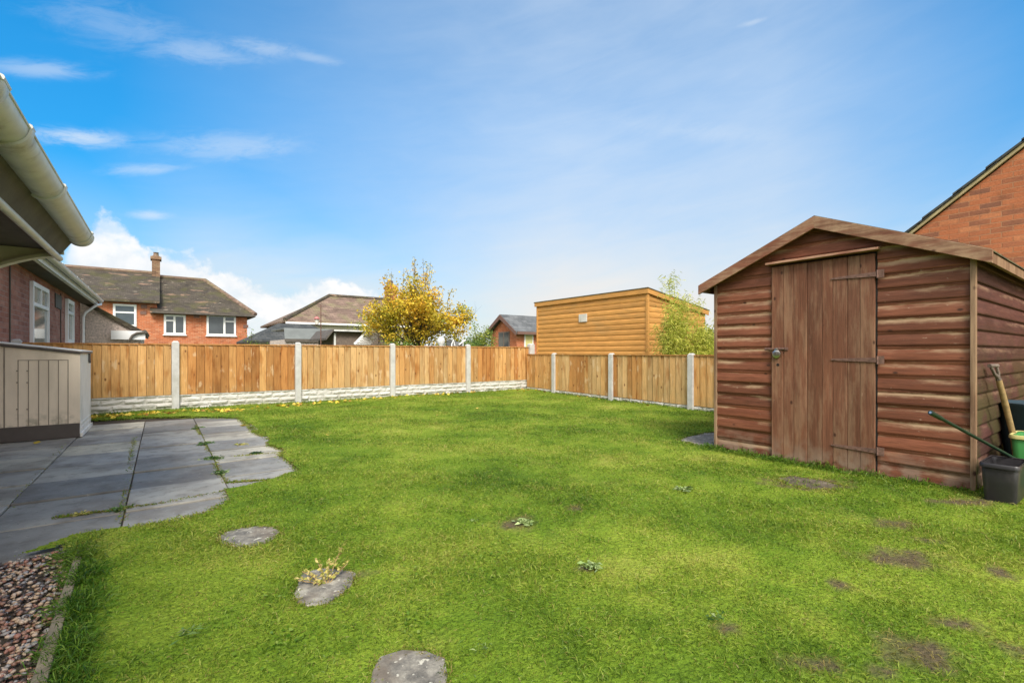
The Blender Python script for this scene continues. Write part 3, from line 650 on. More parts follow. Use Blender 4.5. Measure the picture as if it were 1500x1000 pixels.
def rockboard(parent, p0, p1, z0, z1):
    p0, p1 = Vector((*p0, 0)), Vector((*p1, 0)); d = (p1-p0); ln = d.length; d.normalize(); nrm = Vector((d.y, -d.x, 0))
    if nrm.dot(-(p0+p1)) < 0: nrm = -nrm
    b = MB(); nu = int(ln/.02); nv = 16; vs = []
    for j in range(nv+1):
        for i in range(nu+1):
            u = ln*i/nu; v = (z1-z0)*j/nv; row = int(v/.085); su = u+row*.13; cu = math.floor(su/.29+.35*mnoise.noise((row*3.1, math.floor(su/.29), p0.y)))
            fv = (v % .085)/.085; fu = (su/.29) % 1
            e = min(fv, 1-fv)*3.2; e2 = min(fu, 1-fu)*9; bl = min(1, max(0, min(e, e2)))
            rgh = mnoise.noise((u*11, v*22, p0.x+row*5))*.016+mnoise.noise((cu*7.3, row*2.7, 1.0))*.016
            q = p0+d*u+nrm*(.004+bl*(.020+rgh)); vs.append((q.x, q.y, z0+v))
    b.mesh(vs, [(j*(nu+1)+i, j*(nu+1)+i+1, (j+1)*(nu+1)+i+1, (j+1)*(nu+1)+i) for j in range(nv) for i in range(nu)])
    q = [p0, p1, p1-nrm*.035, p0-nrm*.035]; b.hexa([(a.x, a.y, z0) for a in q], [(a.x, a.y, z1) for a in q])
    return build('gravel_board', b, M['rock'], parent)
bf = thing('back_fence', 'long timber board fence with concrete posts and rockface base at the back of the garden', 'fence', (3, FY, 0))
px_posts = [26, 257, 436, 574, 684.5]; PX = [atY(p, FY) for p in px_posts]; PX[0] = PX[1]-1.95
CR = atY(777, FY)
for i, x in enumerate(PX): post(bf, x, FY-.02, 1.20)
post(bf, CR, FY-.02, 1.24, .15)
XX = PX+[CR]; pal = [[.45, .5, .55], [.1, .15, .3, .45], [.6, .7, .5], [.6, .4, .7], [.05, .15, .5]]
for i in range(5):
    a, c = XX[i]+.055, XX[i+1]-.055
    panel(bf, (a, FY), (c, FY), .262, 1.14, 15 if i else 16, pal[i]); rockboard(bf, (a, FY-.005), (c, FY-.005), -.04, .258)
panel(bf, (XX[0]-1.8, FY), (XX[0]-.055, FY), .262, 1.14, 16, pal[0])
sf = thing('side_fence', 'lower timber board fence with concrete posts running towards the brown shed', 'fence', (7.6, 7, 0))
def sfx(y): return 7.93+(y-FY)*.098
SY = [FY-.1]
for p in (813, 897, 1014):
    y = 9.0
    for _ in range(30): y = atX(p, sfx(y))
    SY.append(y)
SY.append(SY[-1]-1.95); SY.append(SY[-1]-1.95)
pal2 = [[.4, .5], [.1, .5, .75, .2, .6], [.8, .6, .3, .1, .7], [.3, .4, .5], [.4], [.4]]
for i in range(1, len(SY)): post(sf, sfx(SY[i])-.02, SY[i], .985, .105)
for i in range(len(SY)-1):
    ya, yb = SY[i]-(.03 if i == 0 else .055), SY[i+1]+.055
    panel(sf, (sfx(ya), ya), (sfx(yb), yb), .085, .95, max(7, int((ya-yb)/.128)), pal2[min(i, 4)]); rockboard(sf, (sfx(ya), ya), (sfx(yb), yb), -.09, .08)

# ================================================================ BROWN SHED
sh = thing('garden_shed', 'weathered red brown timber shed with a gable roof and plank door', 'shed', (SHX+1, 1.76, 0))
YA, ZA = (SHY0+SHY1)/2+.02, 2.145         # underside of the roof at the apex
def roofz(y): return ZA-abs(y-YA)*(ZA-1.735)/(SHY1-YA)*1.0
DY0 = atX(1285, SHX); DY1 = atX(1131.5, SHX); DZ = 1.795
BH = .1145
cl = MB()
def board(mb, x, yl0, yh0, yl1, yh1, z0, z1, side=1):
    """One lapped board facing -X: the foot stands proud."""
    tn0 = random.random(); wn = random.random()
    proud, back = .014, .006; zc = z0+(z1-z0)*.76
    prof = [(z0, proud-.003, 0.0), (z0+.010, proud, .08), (z0+(z1-z0)*.45, proud-.004, .45), (zc, proud-.011, .78), (z0+(z1-z0)*.90, back+.001, .92), (z1, back, 1.0)]
    for (za, xa, va), (zb, xb, vb) in zip(prof[:-1], prof[1:]):
        f0, f1 = (za-z0)/(z1-z0), (zb-z0)/(z1-z0)
        L0, H0 = yl0+(yl1-yl0)*f0, yh0+(yh1-yh0)*f0; L1, H1 = yl0+(yl1-yl0)*f1, yh0+(yh1-yh0)*f1
        nseg = max(2, int((H0-L0)/.12))
        for k in range(nseg):
            a0 = L0+(H0-L0)*k/nseg; b0 = L0+(H0-L0)*(k+1)/nseg; a1 = L1+(H1-L1)*k/nseg; b1 = L1+(H1-L1)*(k+1)/nseg
            w = lambda yy: .0025*math.sin(yy*5+tn0*20)
            mb.face([(x-xa+w(a0), a0, za), (x-xb+w(a1), a1, zb), (x-xb+w(b1), b1, zb), (x-xa+w(b0), b0, za)], [(tn0, wn, va), (tn0, wn, vb), (tn0, wn, vb), (tn0, wn, va)])
    mb.face([(x-proud+.003, yl0, z0), (x-proud+.003, yh0, z0), (x, yh0, z0), (x, yl0, z0)], (tn0, wn, 0))
z = .02
while z < ZA-.01:
    z1 = min(z+BH, ZA)
    def span(zz):   # gable clip at a height
        h = (ZA-zz)/((ZA-1.735)/(SHY1-YA)); return max(SHY0+.0, YA-h), min(SHY1-.0, YA+h)
    l0, h0 = span(z); l1, h1 = span(z1)
    zz0 = z+random.uniform(-.002, .002)
    if z1 <= DZ+.02 or z < DZ-.05:
        board(cl, SHX, l0, min(DY0-.005, h0), l1, min(DY0-.005, h1), zz0, z1+.001); board(cl, SHX, max(DY1+.005, l0), h0, max(DY1+.005, l1), h1, zz0, z1+.001)
        if z1 > DZ+.03: board(cl, SHX, DY0-.004, DY1+.004, DY0-.004, DY1+.004, DZ+.012, z1+.001)
    else: board(cl, SHX, l0, h0, l1, h1, zz0, z1+.001)
    z = z1
build('front_cladding', cl, M['shed_y'], sh)
sc_ = MB(); z = .02
while z < 1.70:
    z1 = min(z+BH, 1.74); tn = (random.random(), random.random()*.6, 0)
    pr = [(z, .021, 0), (z+.01, .024, .08), (z+BH*.45, .020, .45), (z+BH*.76, .013, .78), (z+BH*.9, .007, .92), (z1, .006, 1)]
    for (za, a, va), (zb, c, vb) in zip(pr[:-1], pr[1:]):
        sc_.face([(SHX, SHY0-a, za), (SHX+SHD, SHY0-a, za), (SHX+SHD, SHY0-c, zb), (SHX, SHY0-c, zb)], [(tn[0], tn[1], va)]*2+[(tn[0], tn[1], vb)]*2)
    sc_.face([(SHX, SHY0, z), (SHX+SHD, SHY0, z), (SHX+SHD, SHY0-.021, z), (SHX, SHY0-.021, z)], (tn[0], 0, 0)); z = z1
build('side_cladding', sc_, M['shed_x'], sh)
b = MB(); gab = [(SHY0+.001, .0), (SHY1, .0), (SHY1, 1.73), (YA, ZA-.004), (SHY0+.001, 1.73)]   # body behind the boards
b.hexa([(SHX+.003, y, zz) for y, zz in gab], [(SHX+SHD, y, zz) for y, zz in gab]); build('wall_lining', b, M['shed_y'], sh)
b = MB(); b.box(SHX-.032, SHY0-.027, .02, SHX+.006, SHY0+.004, 1.70, (.6, .8, .5)); build('corner_post', b, M['shed_trim'], sh, bevel=.003); b = MB(); b.box(SHX-.030, SHY1-.004, .02, SHX+.01, SHY1+.022, 1.69, (.3, .5, .5)); build('corner_post', b, M['shed_trim'], sh, bevel=.003)
# roof boards and felt
OV = 2.84; rf = MB(); rb = MB()
EY0, EY1 = YA-1.07, YA+1.07; sl = (ZA-1.735)/(SHY1-YA); EZ = ZA-1.07*sl; RX0, RX1 = SHX-.075, SHX+SHD+.08
for ey in (EY0, EY1):
    rb.hexa([(RX0+.02, YA, ZA+.002), (RX1, YA, ZA+.002), (RX1, ey, EZ+.002), (RX0+.02, ey, EZ+.002)], [(RX0+.02, YA, ZA+.02), (RX1, YA, ZA+.02), (RX1, ey, EZ+.02), (RX0+.02, ey, EZ+.02)])
    e2 = ey+(.02 if ey > YA else -.02); rf.hexa([(RX0-.012, YA, ZA+.024), (RX1+.01, YA, ZA+.024), (RX1+.01, e2, EZ+.018), (RX0-.012, e2, EZ+.018)], [(RX0-.012, YA, ZA+.036), (RX1+.01, YA, ZA+.036), (RX1+.01, e2, EZ+.028), (RX0-.012, e2, EZ+.028)])
build('roof_board', rb, M['shed_x'], sh); build('roof_felt', rf, M['felt'], sh)
for s, ey in ((-1, EY0), (1, EY1)):
    b = MB(); bw = .105; e = ey-.0 if s < 0 else ey
    a0 = [(RX0-.022, YA, ZA+.03-bw), (RX0-.022, YA, ZA+.03), (RX0-.022, ey+s*.03, EZ+.02), (RX0-.022, ey+s*.03, EZ+.02-bw*.9)]
    b.hexa(a0, [(RX0+.001, q[1], q[2]) for q in a0], (.5+.2*s, .7, .6)); build('bargeboard', b, M['shed_barge'], sh, bevel=.003)
    b = MB(); b.box(RX0+.004, ey-.012, EZ-.055, RX1, ey+.012, EZ+.014, (.5, .5, .6)); build('eave_fascia', b, M['shed_trim'], sh)
# door
dr = MB(); nb = 8; ed = [DY1-.006]
for w in (.11, .09, .115, .12, .085, .11, .09, .105): ed.append(ed[-1]-w*(DY1-DY0-.012)/.825)
for i in range(nb):
    zt = DZ; zb = -.005+.006*random.random(); tn = (random.random()*.9, random.random()*.7, .5); xx = SHX-.031+random.uniform(-.0015, .0015)
    dr.box(xx, ed[i+1]+.0018, zb, SHX-.008, ed[i]-.0012, zt-.002*random.random(), tn)
door = build('door', dr, M['shed_z'], sh, bevel=.0025)
b = MB(); b.box(SHX-.0075, DY0-.004, .0, SHX-.001, DY1+.004, DZ+.012); build('door_gap', b, M['dark'], sh)
b = MB(); y0, y1 = DY0-.03, DY1+.03; b.hexa([(SHX-.085, y0, DZ+.018), (SHX-.02, y0, DZ+.018), (SHX-.02, y1, DZ+.018), (SHX-.085, y1, DZ+.018)], [(SHX-.080, y0, DZ+.036), (SHX-.02, y0, DZ+.052), (SHX-.02, y1, DZ+.052), (SHX-.080, y1, DZ+.036)], (.8, .9, .6))
build('door_drip_rail', b, M['shed_barge'], sh, bevel=.003)
for zc in (zp(402, SHX, DY0), zp(527, SHX, DY0), zp(659.5, SHX, DY0)):
    b = MB(); xx = SHX-.034
    pts = [(DY0-.005, -.019), (DY0+.10, -.015), (DY0+.26, -.010), (DY0+.315, -.006), (DY0+.315, .006), (DY0+.26, .010), (DY0+.10, .015), (DY0-.005, .019)]
    b.hexa([(xx, y, zc+q) for y, q in pts], [(xx-.004, y, zc+q) for y, q in pts]); b.tube([(xx-.002, DY0-.012, zc-.032), (xx-.002, DY0-.012, zc+.032)], .007, 8)
    b.box(xx-.004, DY0-.055, zc-.032, xx+.004, DY0-.014, zc+.032)
    for yy in (.04, .13, .22, .29): b.tube([(xx-.003, DY0+yy, zc), (xx-.007, DY0+yy, zc)], .004, 8)
    build('hinge', b, M['iron'], door)
bz = zp(511, SHX, DY1); by = atX(1147, SHX)
b = MB(); b.tube([(SHX-.042, DY1+.045, bz), (SHX-.042, by-.05, bz)], .006, 8); b.box(SHX-.036, by-.06, bz-.014, SHX-.033, by+.035, bz+.014); b.box(SHX-.03, DY1+.008, bz-.013, SHX-.027, DY1+.06, bz+.013)
for yy in (by-.045, by+.02): b.box(SHX-.051, yy-.006, bz-.010, SHX-.035, yy+.006, bz+.010)
build('bolt', b, M['iron'], door)
py_ = atX(1141, SHX); pz = zp(515, SHX, py_)
b = MB(); b.tube([(SHX-.045, py_-.014, pz-.005), (SHX-.045, py_-.014, pz+.018), (SHX-.045, py_-.007, pz+.028), (SHX-.045, py_+.007, pz+.028), (SHX-.045, py_+.014, pz+.018), (SHX-.045, py_+.014, pz-.005)], .0045, 8)
for r, x0, x1 in ((.036, -.058, -.036),): b.tube([(SHX+x0+.003, py_, pz-.022), (SHX+x0+.006, py_, pz-.022), (SHX+x1, py_, pz-.022)], [r*.8, r, r], 20)
b.tube([(SHX-.058, py_, pz-.022), (SHX-.05, py_, pz-.022)], .010, 12)
tag(build('padlock', b, M['steel'], pivot=(SHX-.05, py_, pz), smooth='auto'), 'round silver padlock hanging from the bolt of the shed door', 'padlock')
b = MB(); ky = atX(1142, SHX); kz = zp(534, SHX, ky); b.tube([(SHX-.0345, ky, kz), (SHX-.028, ky, kz)], .013, 12); build('keyhole', b, M['dark'], door)
# step slab before the door is bare soil; pot stones etc.

# ---------------------------------------------------------------- things by the shed's right wall
def taper_tub(name, label, cat, x0, y0, x1, y1, h, mat, rimmat=None, shrink=.82, rim=.018, group=None):
    t = thing(name, label, cat, ((x0+x1)/2, (y0+y1)/2, 0), group); cx, cy = (x0+x1)/2, (y0+y1)/2; hx, hy = (x1-x0)/2, (y1-y0)/2
    def loop(k, z, rr=.28):
        out = []; r = min(hx, hy)*rr*k
        for (sx, sy, a0) in ((1, 1, 0), (-1, 1, 90), (-1, -1, 180), (1, -1, 270)):
            for q in range(4):
                a = R(a0+q*30); out.append((cx+sx*(hx*k-r)+r*math.cos(a), cy+sy*(hy*k-r)+r*math.sin(a), z))
        return out
    L = [loop(shrink, .003), loop(shrink+(1-shrink)*.5, h*.5), loop(.985, h-.02)]; inn = [loop(.93, h-.004), loop(shrink*.93, .05)]
    b = MB(); n = 16; vs = [p for l in L+inn for p in l]; fs = [(i*n+k, i*n+(k+1) % n, (i+1)*n+(k+1) % n, (i+1)*n+k) for i in range(4) for k in range(n)]
    fs.append(tuple(range(n))[::-1]); fs.append(tuple(range(4*n, 5*n))); b.mesh(vs, fs); build('body', b, mat, t, smooth='auto')
    b = MB(); ls = [loop(.99, h-.028), loop(1.06, h-.024), loop(1.06, h-.004), loop(1.03, h+.003), loop(.93, h)]
    b.mesh([p for l in ls for p in l], [(i*n+k, i*n+(k+1) % n, (i+1)*n+(k+1) % n, (i+1)*n+k) for i in range(4) for k in range(n)]); build('rim', b, rimmat or mat, t, smooth='auto')
    return t
taper_tub('plastic_tub', 'charcoal plastic tub standing on the grass at the shed corner', 'tub', 4.36, .535, 4.72, .715, .275, M['tub'])
taper_tub('storage_tub', 'green plastic tub with faded yellow rim beside the charcoal tub', 'tub', 4.98, .34, 5.30, .66, .40, M['green_plastic'], M['yellow_plastic'])
b = MB(); bx = (5.62, .56, 0); b.lathe(bx, [(.02, .004), (.19, .004), (.23, .30), (.25, .56), (.265, .58), (.265, .60), (.245, .60), (.22, .35), (.18, .03), (.02, .03)], 28)
b.tube([(5.42, .42, .58), (5.50, .34, .50), (5.62, .30, .40)], .006, 6)
tag(build('bucket', b, M['blue_plastic'], pivot=bx, smooth='auto'), 'dark blue plastic bin behind the green tub by the shed wall', 'bin')
# spade with D handle and green pole, both standing in the charcoal tub
def pt3(px, py, d): r = ray(px); return Vector((r[0]*d, r[1]*d, H+(CY-py)/F*d))
a = pt3(1487, 668, 3.62); c = pt3(1463, 556, 3.52); e = pt3(1456, 538, 3.50)
sp = thing('garden_tool', 'old long handled digging tool with a D grip standing behind the charcoal tub', 'garden tool', (a.x, a.y, 0))
b = MB(); b.tube([a-(c-a).normalized()*.12, a, a+(c-a)*.3+Vector((.008, -.012, 0)), a+(c-a)*.7+Vector((.004, -.006, 0)), c], [.013, .014, .018, .019, .017], 12); build('shaft', b, M['handle_wood'], sp, smooth='auto')
b = MB(); dirv = (e-c).normalized(); side = Vector((CF, -SF, 0))*.8+Vector((SF, CF, 0))*.3; side.normalize(); top = e+dirv*.015
b.tube([c, c+dirv*.02, c+dirv*.05+side*.025, top+side*.04], [.018, .014, .010, .010], 8); b.tube([c+dirv*.02, c+dirv*.05-side*.022, top-side*.038], [.014, .010, .010], 8)
b.tube([top-side*.05, top+side*.05], .014, 10); build('grip', b, M['old_wood'], sp, smooth='auto')
b = MB(); s0 = a-(c-a).normalized()*.1; s1 = Vector((s0.x+.03, s0.y+.0, .01)); b.tube([s0, s0*.5+s1*.5], [.018, .012], 8)
m0 = s0*.5+s1*.5; b.hexa([(m0.x-.06, m0.y-.01, m0.z), (m0.x+.06, m0.y+.01, m0.z), (m0.x+.06, m0.y+.014, m0.z), (m0.x-.06, m0.y-.006, m0.z)], [(s1.x-.05, s1.y-.01, .0), (s1.x+.05, s1.y+.01, .0), (s1.x+.05, s1.y+.013, .0), (s1.x-.05, s1.y-.007, .0)]); build('blade', b, M['iron'], sp)
a = pt3(1480, 668, 3.30); c = pt3(1363, 604, 2.95); dv = (c-a).normalized(); a2 = a-dv*.16
b = MB(); b.tube([a2, a, a+(c-a)*.5, c-dv*.10], .0105, 12); b.tube([c-dv*.12, c-dv*.02, c], [.014, .0155, .0145], 12); b.tube([c, c+dv*.0015], [.0145, .008], 12, caps=False)
gpole = thing('garden_pole', 'dark green metal pole slanting out of the charcoal tub across the shed corner', 'pole', (a.x, a.y, 0)); build('shaft', b, M['green_metal'], gpole, smooth='auto')
b = MB(); b.tube([c-dv*.005, c+dv*.0025], .0075, 12); build('hollow_end', b, M['steel'], gpole)

# ================================================================ OUR BUNGALOW AND THE PORCH
WX = -1.80; EX = -1.45
bu = thing('brick_bungalow', 'red brick bungalow with white gutters along the left edge', 'bungalow', (WX, 9, 0))
WEND = atX(117.5, WX)
b = MB(); b.box(-8, -1.5, -.05, WX, WEND, 2.46); build('wall', b, M['brick_b'], bu)
ez = zp(440, EX, atX(146, EX)); GE = atX(146, EX)
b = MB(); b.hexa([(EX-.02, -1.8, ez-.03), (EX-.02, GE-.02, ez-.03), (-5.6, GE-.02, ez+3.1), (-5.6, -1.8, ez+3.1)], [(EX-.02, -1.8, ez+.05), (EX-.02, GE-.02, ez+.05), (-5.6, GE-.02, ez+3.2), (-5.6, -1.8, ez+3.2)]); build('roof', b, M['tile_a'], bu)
b = MB(); b.box(EX-.06, -1.8, ez-.14, EX-.035, GE-.03, ez-.033); b.box(EX-.085, -1.8, ez-.155, EX-.061, GE-.03, ez-.12); build('fascia', b, M['pvc_dirty'], bu)
b = MB(); b.box(WX+.002, -1.8, ez-.150, EX-.088, GE-.04, ez-.125); build('soffit', b, M['soffit'], bu)
def gutter(name, x, z, y0, y1, r, parent, mat, joints, cap=True, t=.005):
    b = MB(); n = 18; vs = []; fs = []
    for y in (y0, y1):
        for rr in (r, r-t):
            for k in range(n+1): a = math.pi+math.pi*k/n; vs.append((x+rr*math.cos(a), y, z+rr*math.sin(a)))
    m = n+1
    for k in range(n): fs += [(k, k+1, 2*m+k+1, 2*m+k), (m+k+1, m+k, 3*m+k, 3*m+k+1), (k+1, k, m+k, m+k+1), (2*m+k, 2*m+k+1, 3*m+k+1, 3*m+k)]
    fs += [(0, 2*m, 3*m, m), (n, m+n, 3*m+n, 2*m+n)]
    b.mesh(vs, fs); lip = r*.09
    b.tube([(x+r-.002, y0, z+.001), (x+r-.002, y1, z+.001)], lip, 8); o = build(name, b, mat, parent, smooth='auto')
    for yj, wj, rj in joints:
        b = MB(); vs = []; fs = []
        prof = [(-wj, r+.002), (-wj*.8, r+rj), (wj*.8, r+rj), (wj, r+.002)]
        for dy, rr in prof:
            for k in range(n+1): a = math.pi+math.pi*k/n; vs.append((x+rr*math.cos(a), yj+dy, z+rr*math.sin(a)+.002))
        for i in range(3):
            for k in range(n): fs.append((i*m+k, i*m+k+1, (i+1)*m+k+1, (i+1)*m+k))
        b.mesh(vs, fs); b.tube([(x+r+.002, yj-wj, z+.006), (x+r+.002, yj+wj, z+.006)], lip*1.5, 8); build('bracket', b, mat, o, smooth='auto')
    if cap:
        b = MB(); ring = [(x+(r+.006)*math.cos(math.pi+math.pi*k/n), z+(r+.006)*math.sin(math.pi+math.pi*k/n)) for k in range(n+1)]
        b.hexa([(p, y1-.03, q) for p, q in ring], [(p, y1+.010, q) for p, q in ring]); build('end_cap', b, mat, o, smooth='auto')
    return o
gutter('gutter', EX+.03, ez, -1.5, GE, .058, bu, M['pvc'], [(y, .03, .005) for y in (9.4, 11.2, 13.0, 14.8, 16.6)])
b = MB(); dx = WX+.07; b.tube([(EX+.03, GE-.12, ez-.05), (EX+.03, GE-.12, ez-.13), (EX+.0, WEND-.10, ez-.20), (dx+.05, WEND-.12, ez-.42), (dx, WEND-.12, ez-.55), (dx, WEND-.12, 0)], .036, 12)
build('downpipe', b, M['pvc'], bu, smooth='auto')
def window(parent, wall, c0, c1, z0, z1, plane, vbars=(), hbars=(), fw=.06, gl='glass', sub=(), sill=True, name='window', out=.025):
    """wall 'x': on a plane X=const facing +X, spans Y c0..c1.  wall 'y': plane Y=const facing -Y, spans X.  'nx': facing -X."""
    f = MB(); gm = MB(); s = 1 if wall == 'x' else -1
    def bx(mb, a0, a1, q0, q1, d0, d1, t=(.5, .5, .5)):
        if wall == 'y': mb.box(a0, plane-d0, q0, a1, plane-d1, q1, t)
        else: mb.box(plane+s*d0, a0, q0, plane+s*d1, a1, q1, t)
    a0, a1 = min(c0, c1), max(c0, c1)
    bx(f, a0, a1, z0, z0+fw, .002, out); bx(f, a0, a1, z1-fw, z1, .002, out); bx(f, a0, a0+fw, z0+fw, z1-fw, .002, out); bx(f, a1-fw, a1, z0+fw, z1-fw, .002, out)
    for v in vbars: bx(f, a0+(a1-a0)*v-fw*.5, a0+(a1-a0)*v+fw*.5, z0+fw, z1-fw, .002, out*.97)
    for (va, vb, h) in hbars: bx(f, a0+(a1-a0)*va+fw*.4, a0+(a1-a0)*vb-fw*.4, z0+(z1-z0)*h-fw*.4, z0+(z1-z0)*h+fw*.4, .002, out*.94)
    o = build(name, f, M['pvc'], parent, bevel=0)
    bx(gm, a0+fw*.5, a1-fw*.5, z0+fw*.5, z1-fw*.5, .001, out*.4); build('pane', gm, M[gl], o)
    if sill: sm = MB(); bx(sm, a0-.05, a1+.05, z0-.05, z0-.002, .001, out+.05); build('sill', sm, M['pvc'], o)
    return o
w0, w1 = atX(43, WX), atX(67.5, WX); wz = zp(411, WX, w0)
wo = window(bu, 'x', w0, w1, .95, wz, WX, (), ((0, 1, .70),), .075, 'glass_lt', out=.05)
b = MB(); zq = .95+(wz-.95)*.70; b.box(WX+.003, (w0+w1)/2-.03, zq+.03, WX+.047, (w0+w1)/2+.03, wz-.075); build('mullion', b, M['pvc'], wo)
w2, w3 = atX(95, WX), atX(104.5, WX); window(bu, 'x', w2, w3, 1.22, zp(437, WX, w2), WX, (), ((0, 1, .70),), .09, 'glass_lt', out=.06)
for y in (atX(13, WX), atX(88, WX)): b = MB(); b.tube([(WX+.012, y, .3), (WX+.012, y, 2.3)], .010, 6); build('cable', b, M['soffit'], bu)
b = MB()
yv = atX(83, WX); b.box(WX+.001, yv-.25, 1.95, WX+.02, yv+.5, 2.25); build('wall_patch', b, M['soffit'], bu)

por = thing('porch_canopy', 'overhanging porch eave with a large weathered gutter and a curved cream bracket', 'porch', (-.8, 4, 0))
gx, gz, gy = -.612, 2.095, 6.03; PY = 2.35
gutter('gutter', gx, gz, PY, gy, .094, por, M['gutter_old'], [(2.80, .055, .010), (3.30, .030, .013), (4.32, .030, .013), (5.86, .03, .008)])
b = MB(); b.hexa([(-.66, PY, 2.03), (-.66, gy-.03, 2.03), (-.755, gy-.03, 1.88), (-.755, PY, 1.88)], [(-.66, PY, 2.17), (-.66, gy-.03, 2.17), (-.80, gy-.03, 1.96), (-.80, PY, 1.96)]); build('fascia', b, M['soffit'], por)  # dark brown board, shade below the gutter is put into its colour
b = MB(); b.tube([(-.755, PY, 1.865), (-.755, gy-.0, 1.865)], .026, 12); build('moulding', b, M['gutter_old'], por, smooth='auto')
b = MB(); b.box(-1.79, PY+.01, 1.93, -.80, gy-.05, 1.955); build('soffit', b, M['soffit'], por)
b = MB(); b.hexa([(-.66, PY, 2.172), (-.66, gy, 2.172), (-1.79, gy, 2.42), (-1.79, PY, 2.42)], [(-.62, PY, 2.21), (-.62, gy+.02, 2.21), (-1.79, gy+.02, 2.46), (-1.79, PY, 2.46)]); build('roof', b, M['tile_a'], por)
arc = []; 
for k in range(15):
    t = k/14; x = -.79-1.0*t; arc.append((x, 1.895-.03*t-.62*t**1.55))
b = MB(); ring = [(x, z) for x, z in arc]+[(-1.79, 2.40), (-.72, 2.16), (-.72, 1.90)]
b.hexa([(x, gy-.05, z) for x, z in ring], [(x, gy-.02, z) for x, z in ring]); build('end_panel', b, M['cream_board'], por)
b = MB()
for (xa, za), (xb, zb) in zip(arc[:-1], arc[1:]): b.hexa([(xa, gy-.10, za-.001), (xb, gy-.10, zb-.001), (xb, gy-.10, zb-.030), (xa, gy-.10, za-.030)], [(xa, gy+.0, za-.001), (xb, gy+.0, zb-.001), (xb, gy+.0, zb-.030), (xa, gy+.0, za-.030)])
build('arched_bracket', b, M['cream_board'], por)

# ---------------------------------------------------------------- plastic store on the patio
bx1, by0 = gp(117.5, 640); by1 = by0+1.05; bx0 = -1.64
sb = thing('storage_box', 'beige plastic garden storage box with a brown base and sloping lid', 'storage box', (bx1-.4, by0+.4, 0))
def ztop(x): return .985+(bx1-x)*.13
b = MB(); b.hexa([(bx0, by0+.005, .01), (bx1, by0+.005, .01), (bx1, by1, .01), (bx0, by1, .01)], [(bx0, by0+.005, ztop(bx0)), (bx1, by0+.005, ztop(bx1)), (bx1, by1, ztop(bx1)), (bx0, by1, ztop(bx0))]); build('body', b, M['beige_lt'], sb)
b = MB(); b.hexa([(bx0, by0-.012, .17), (bx1-.0, by0-.012, .17), (bx1, by0+.004, .17), (bx0, by0+.004, .17)], [(bx0, by0-.012, ztop(bx0)-.006), (bx1, by0-.012, ztop(bx1)-.006), (bx1, by0+.004, ztop(bx1)-.006), (bx0, by0+.004, ztop(bx0)-.006)])
build('front_panel', b, M['beige'], sb)
gx0, gx1 = atY(27, by0), atY(100, by0); gr = MB(); zt = zp(528, gx0, by0)
for i in range(6):
    x = gx0+(gx1-gx0)*i/5; gr.box(x-.0035, by0-.0155, .172, x+.0035, by0-.0122, zt)
gr.box(gx0-.004, by0-.0156, zt, gx1+.004, by0-.0121, zt+.007); x = atY(7, by0); gr.box(x-.008, by0-.0155, .17, x+.004, by0-.0122, ztop(x)-.01)
for px, py in ((26, 543), (41, 543), (26, 560), (41, 560), (26, 599), (41, 599)):
    x = atY(px, by0); q = zp(py, x, by0); gr.box(x-.010, by0-.019, q-.006, x+.010, by0-.016, q+.006)
build('groove', gr, plain('groove_shade', (.24, .20, .16)), sb)
b = MB(); b.box(bx0, by0-.016, .004, bx1-.003, by0+.003, .168); build('base_board', b, M['brown_pl'], sb, bevel=.003)
b = MB(); b.hexa([(bx0-.02, by0-.035, ztop(bx0)), (bx1+.02, by0-.035, ztop(bx1)), (bx1+.02, by1+.02, ztop(bx1)), (bx0-.02, by1+.02, ztop(bx0))], [(bx0-.02, by0-.035, ztop(bx0)+.030), (bx1+.02, by0-.035, ztop(bx1)+.026), (bx1+.02, by1+.02, ztop(bx1)+.026), (bx0-.02, by1+.02, ztop(bx0)+.030)]); lid = build('lid', b, M['brown_pl'], sb, bevel=.006)
b = MB(); b.hexa([(bx0, by0-.01, ztop(bx0)+.0305), (bx1+.018, by0-.01, ztop(bx1)+.0265), (bx1+.018, by1+.018, ztop(bx1)+.0265), (bx0, by1+.018, ztop(bx0)+.0305)], [(bx0, by0-.01, ztop(bx0)+.040), (bx1+.018, by0-.01, ztop(bx1)+.036), (bx1+.018, by1+.018, ztop(bx1)+.036), (bx0, by1+.018, ztop(bx0)+.040)]); build('lid_top', b, M['beige_lt'], lid)
b = MB(); yl = by0+.80; b.box(bx1+.001, yl-.03, .88, bx1+.022, yl+.03, 1.0); b.tube([(bx1+.014, yl, .86), (bx1+.014, yl, .90)], .012, 8); build('latch', b, M['brown_pl'], sb)
b = MB(); b.box(bx1+.001, by0+.0, .004, bx1+.02, by1, .05)
for zz in (.10, .16): b.box(bx1+.001, by0+.03, zz, bx1+.008, by1-.03, zz+.012)
build('side_skirt', b, M['beige_lt'], sb)

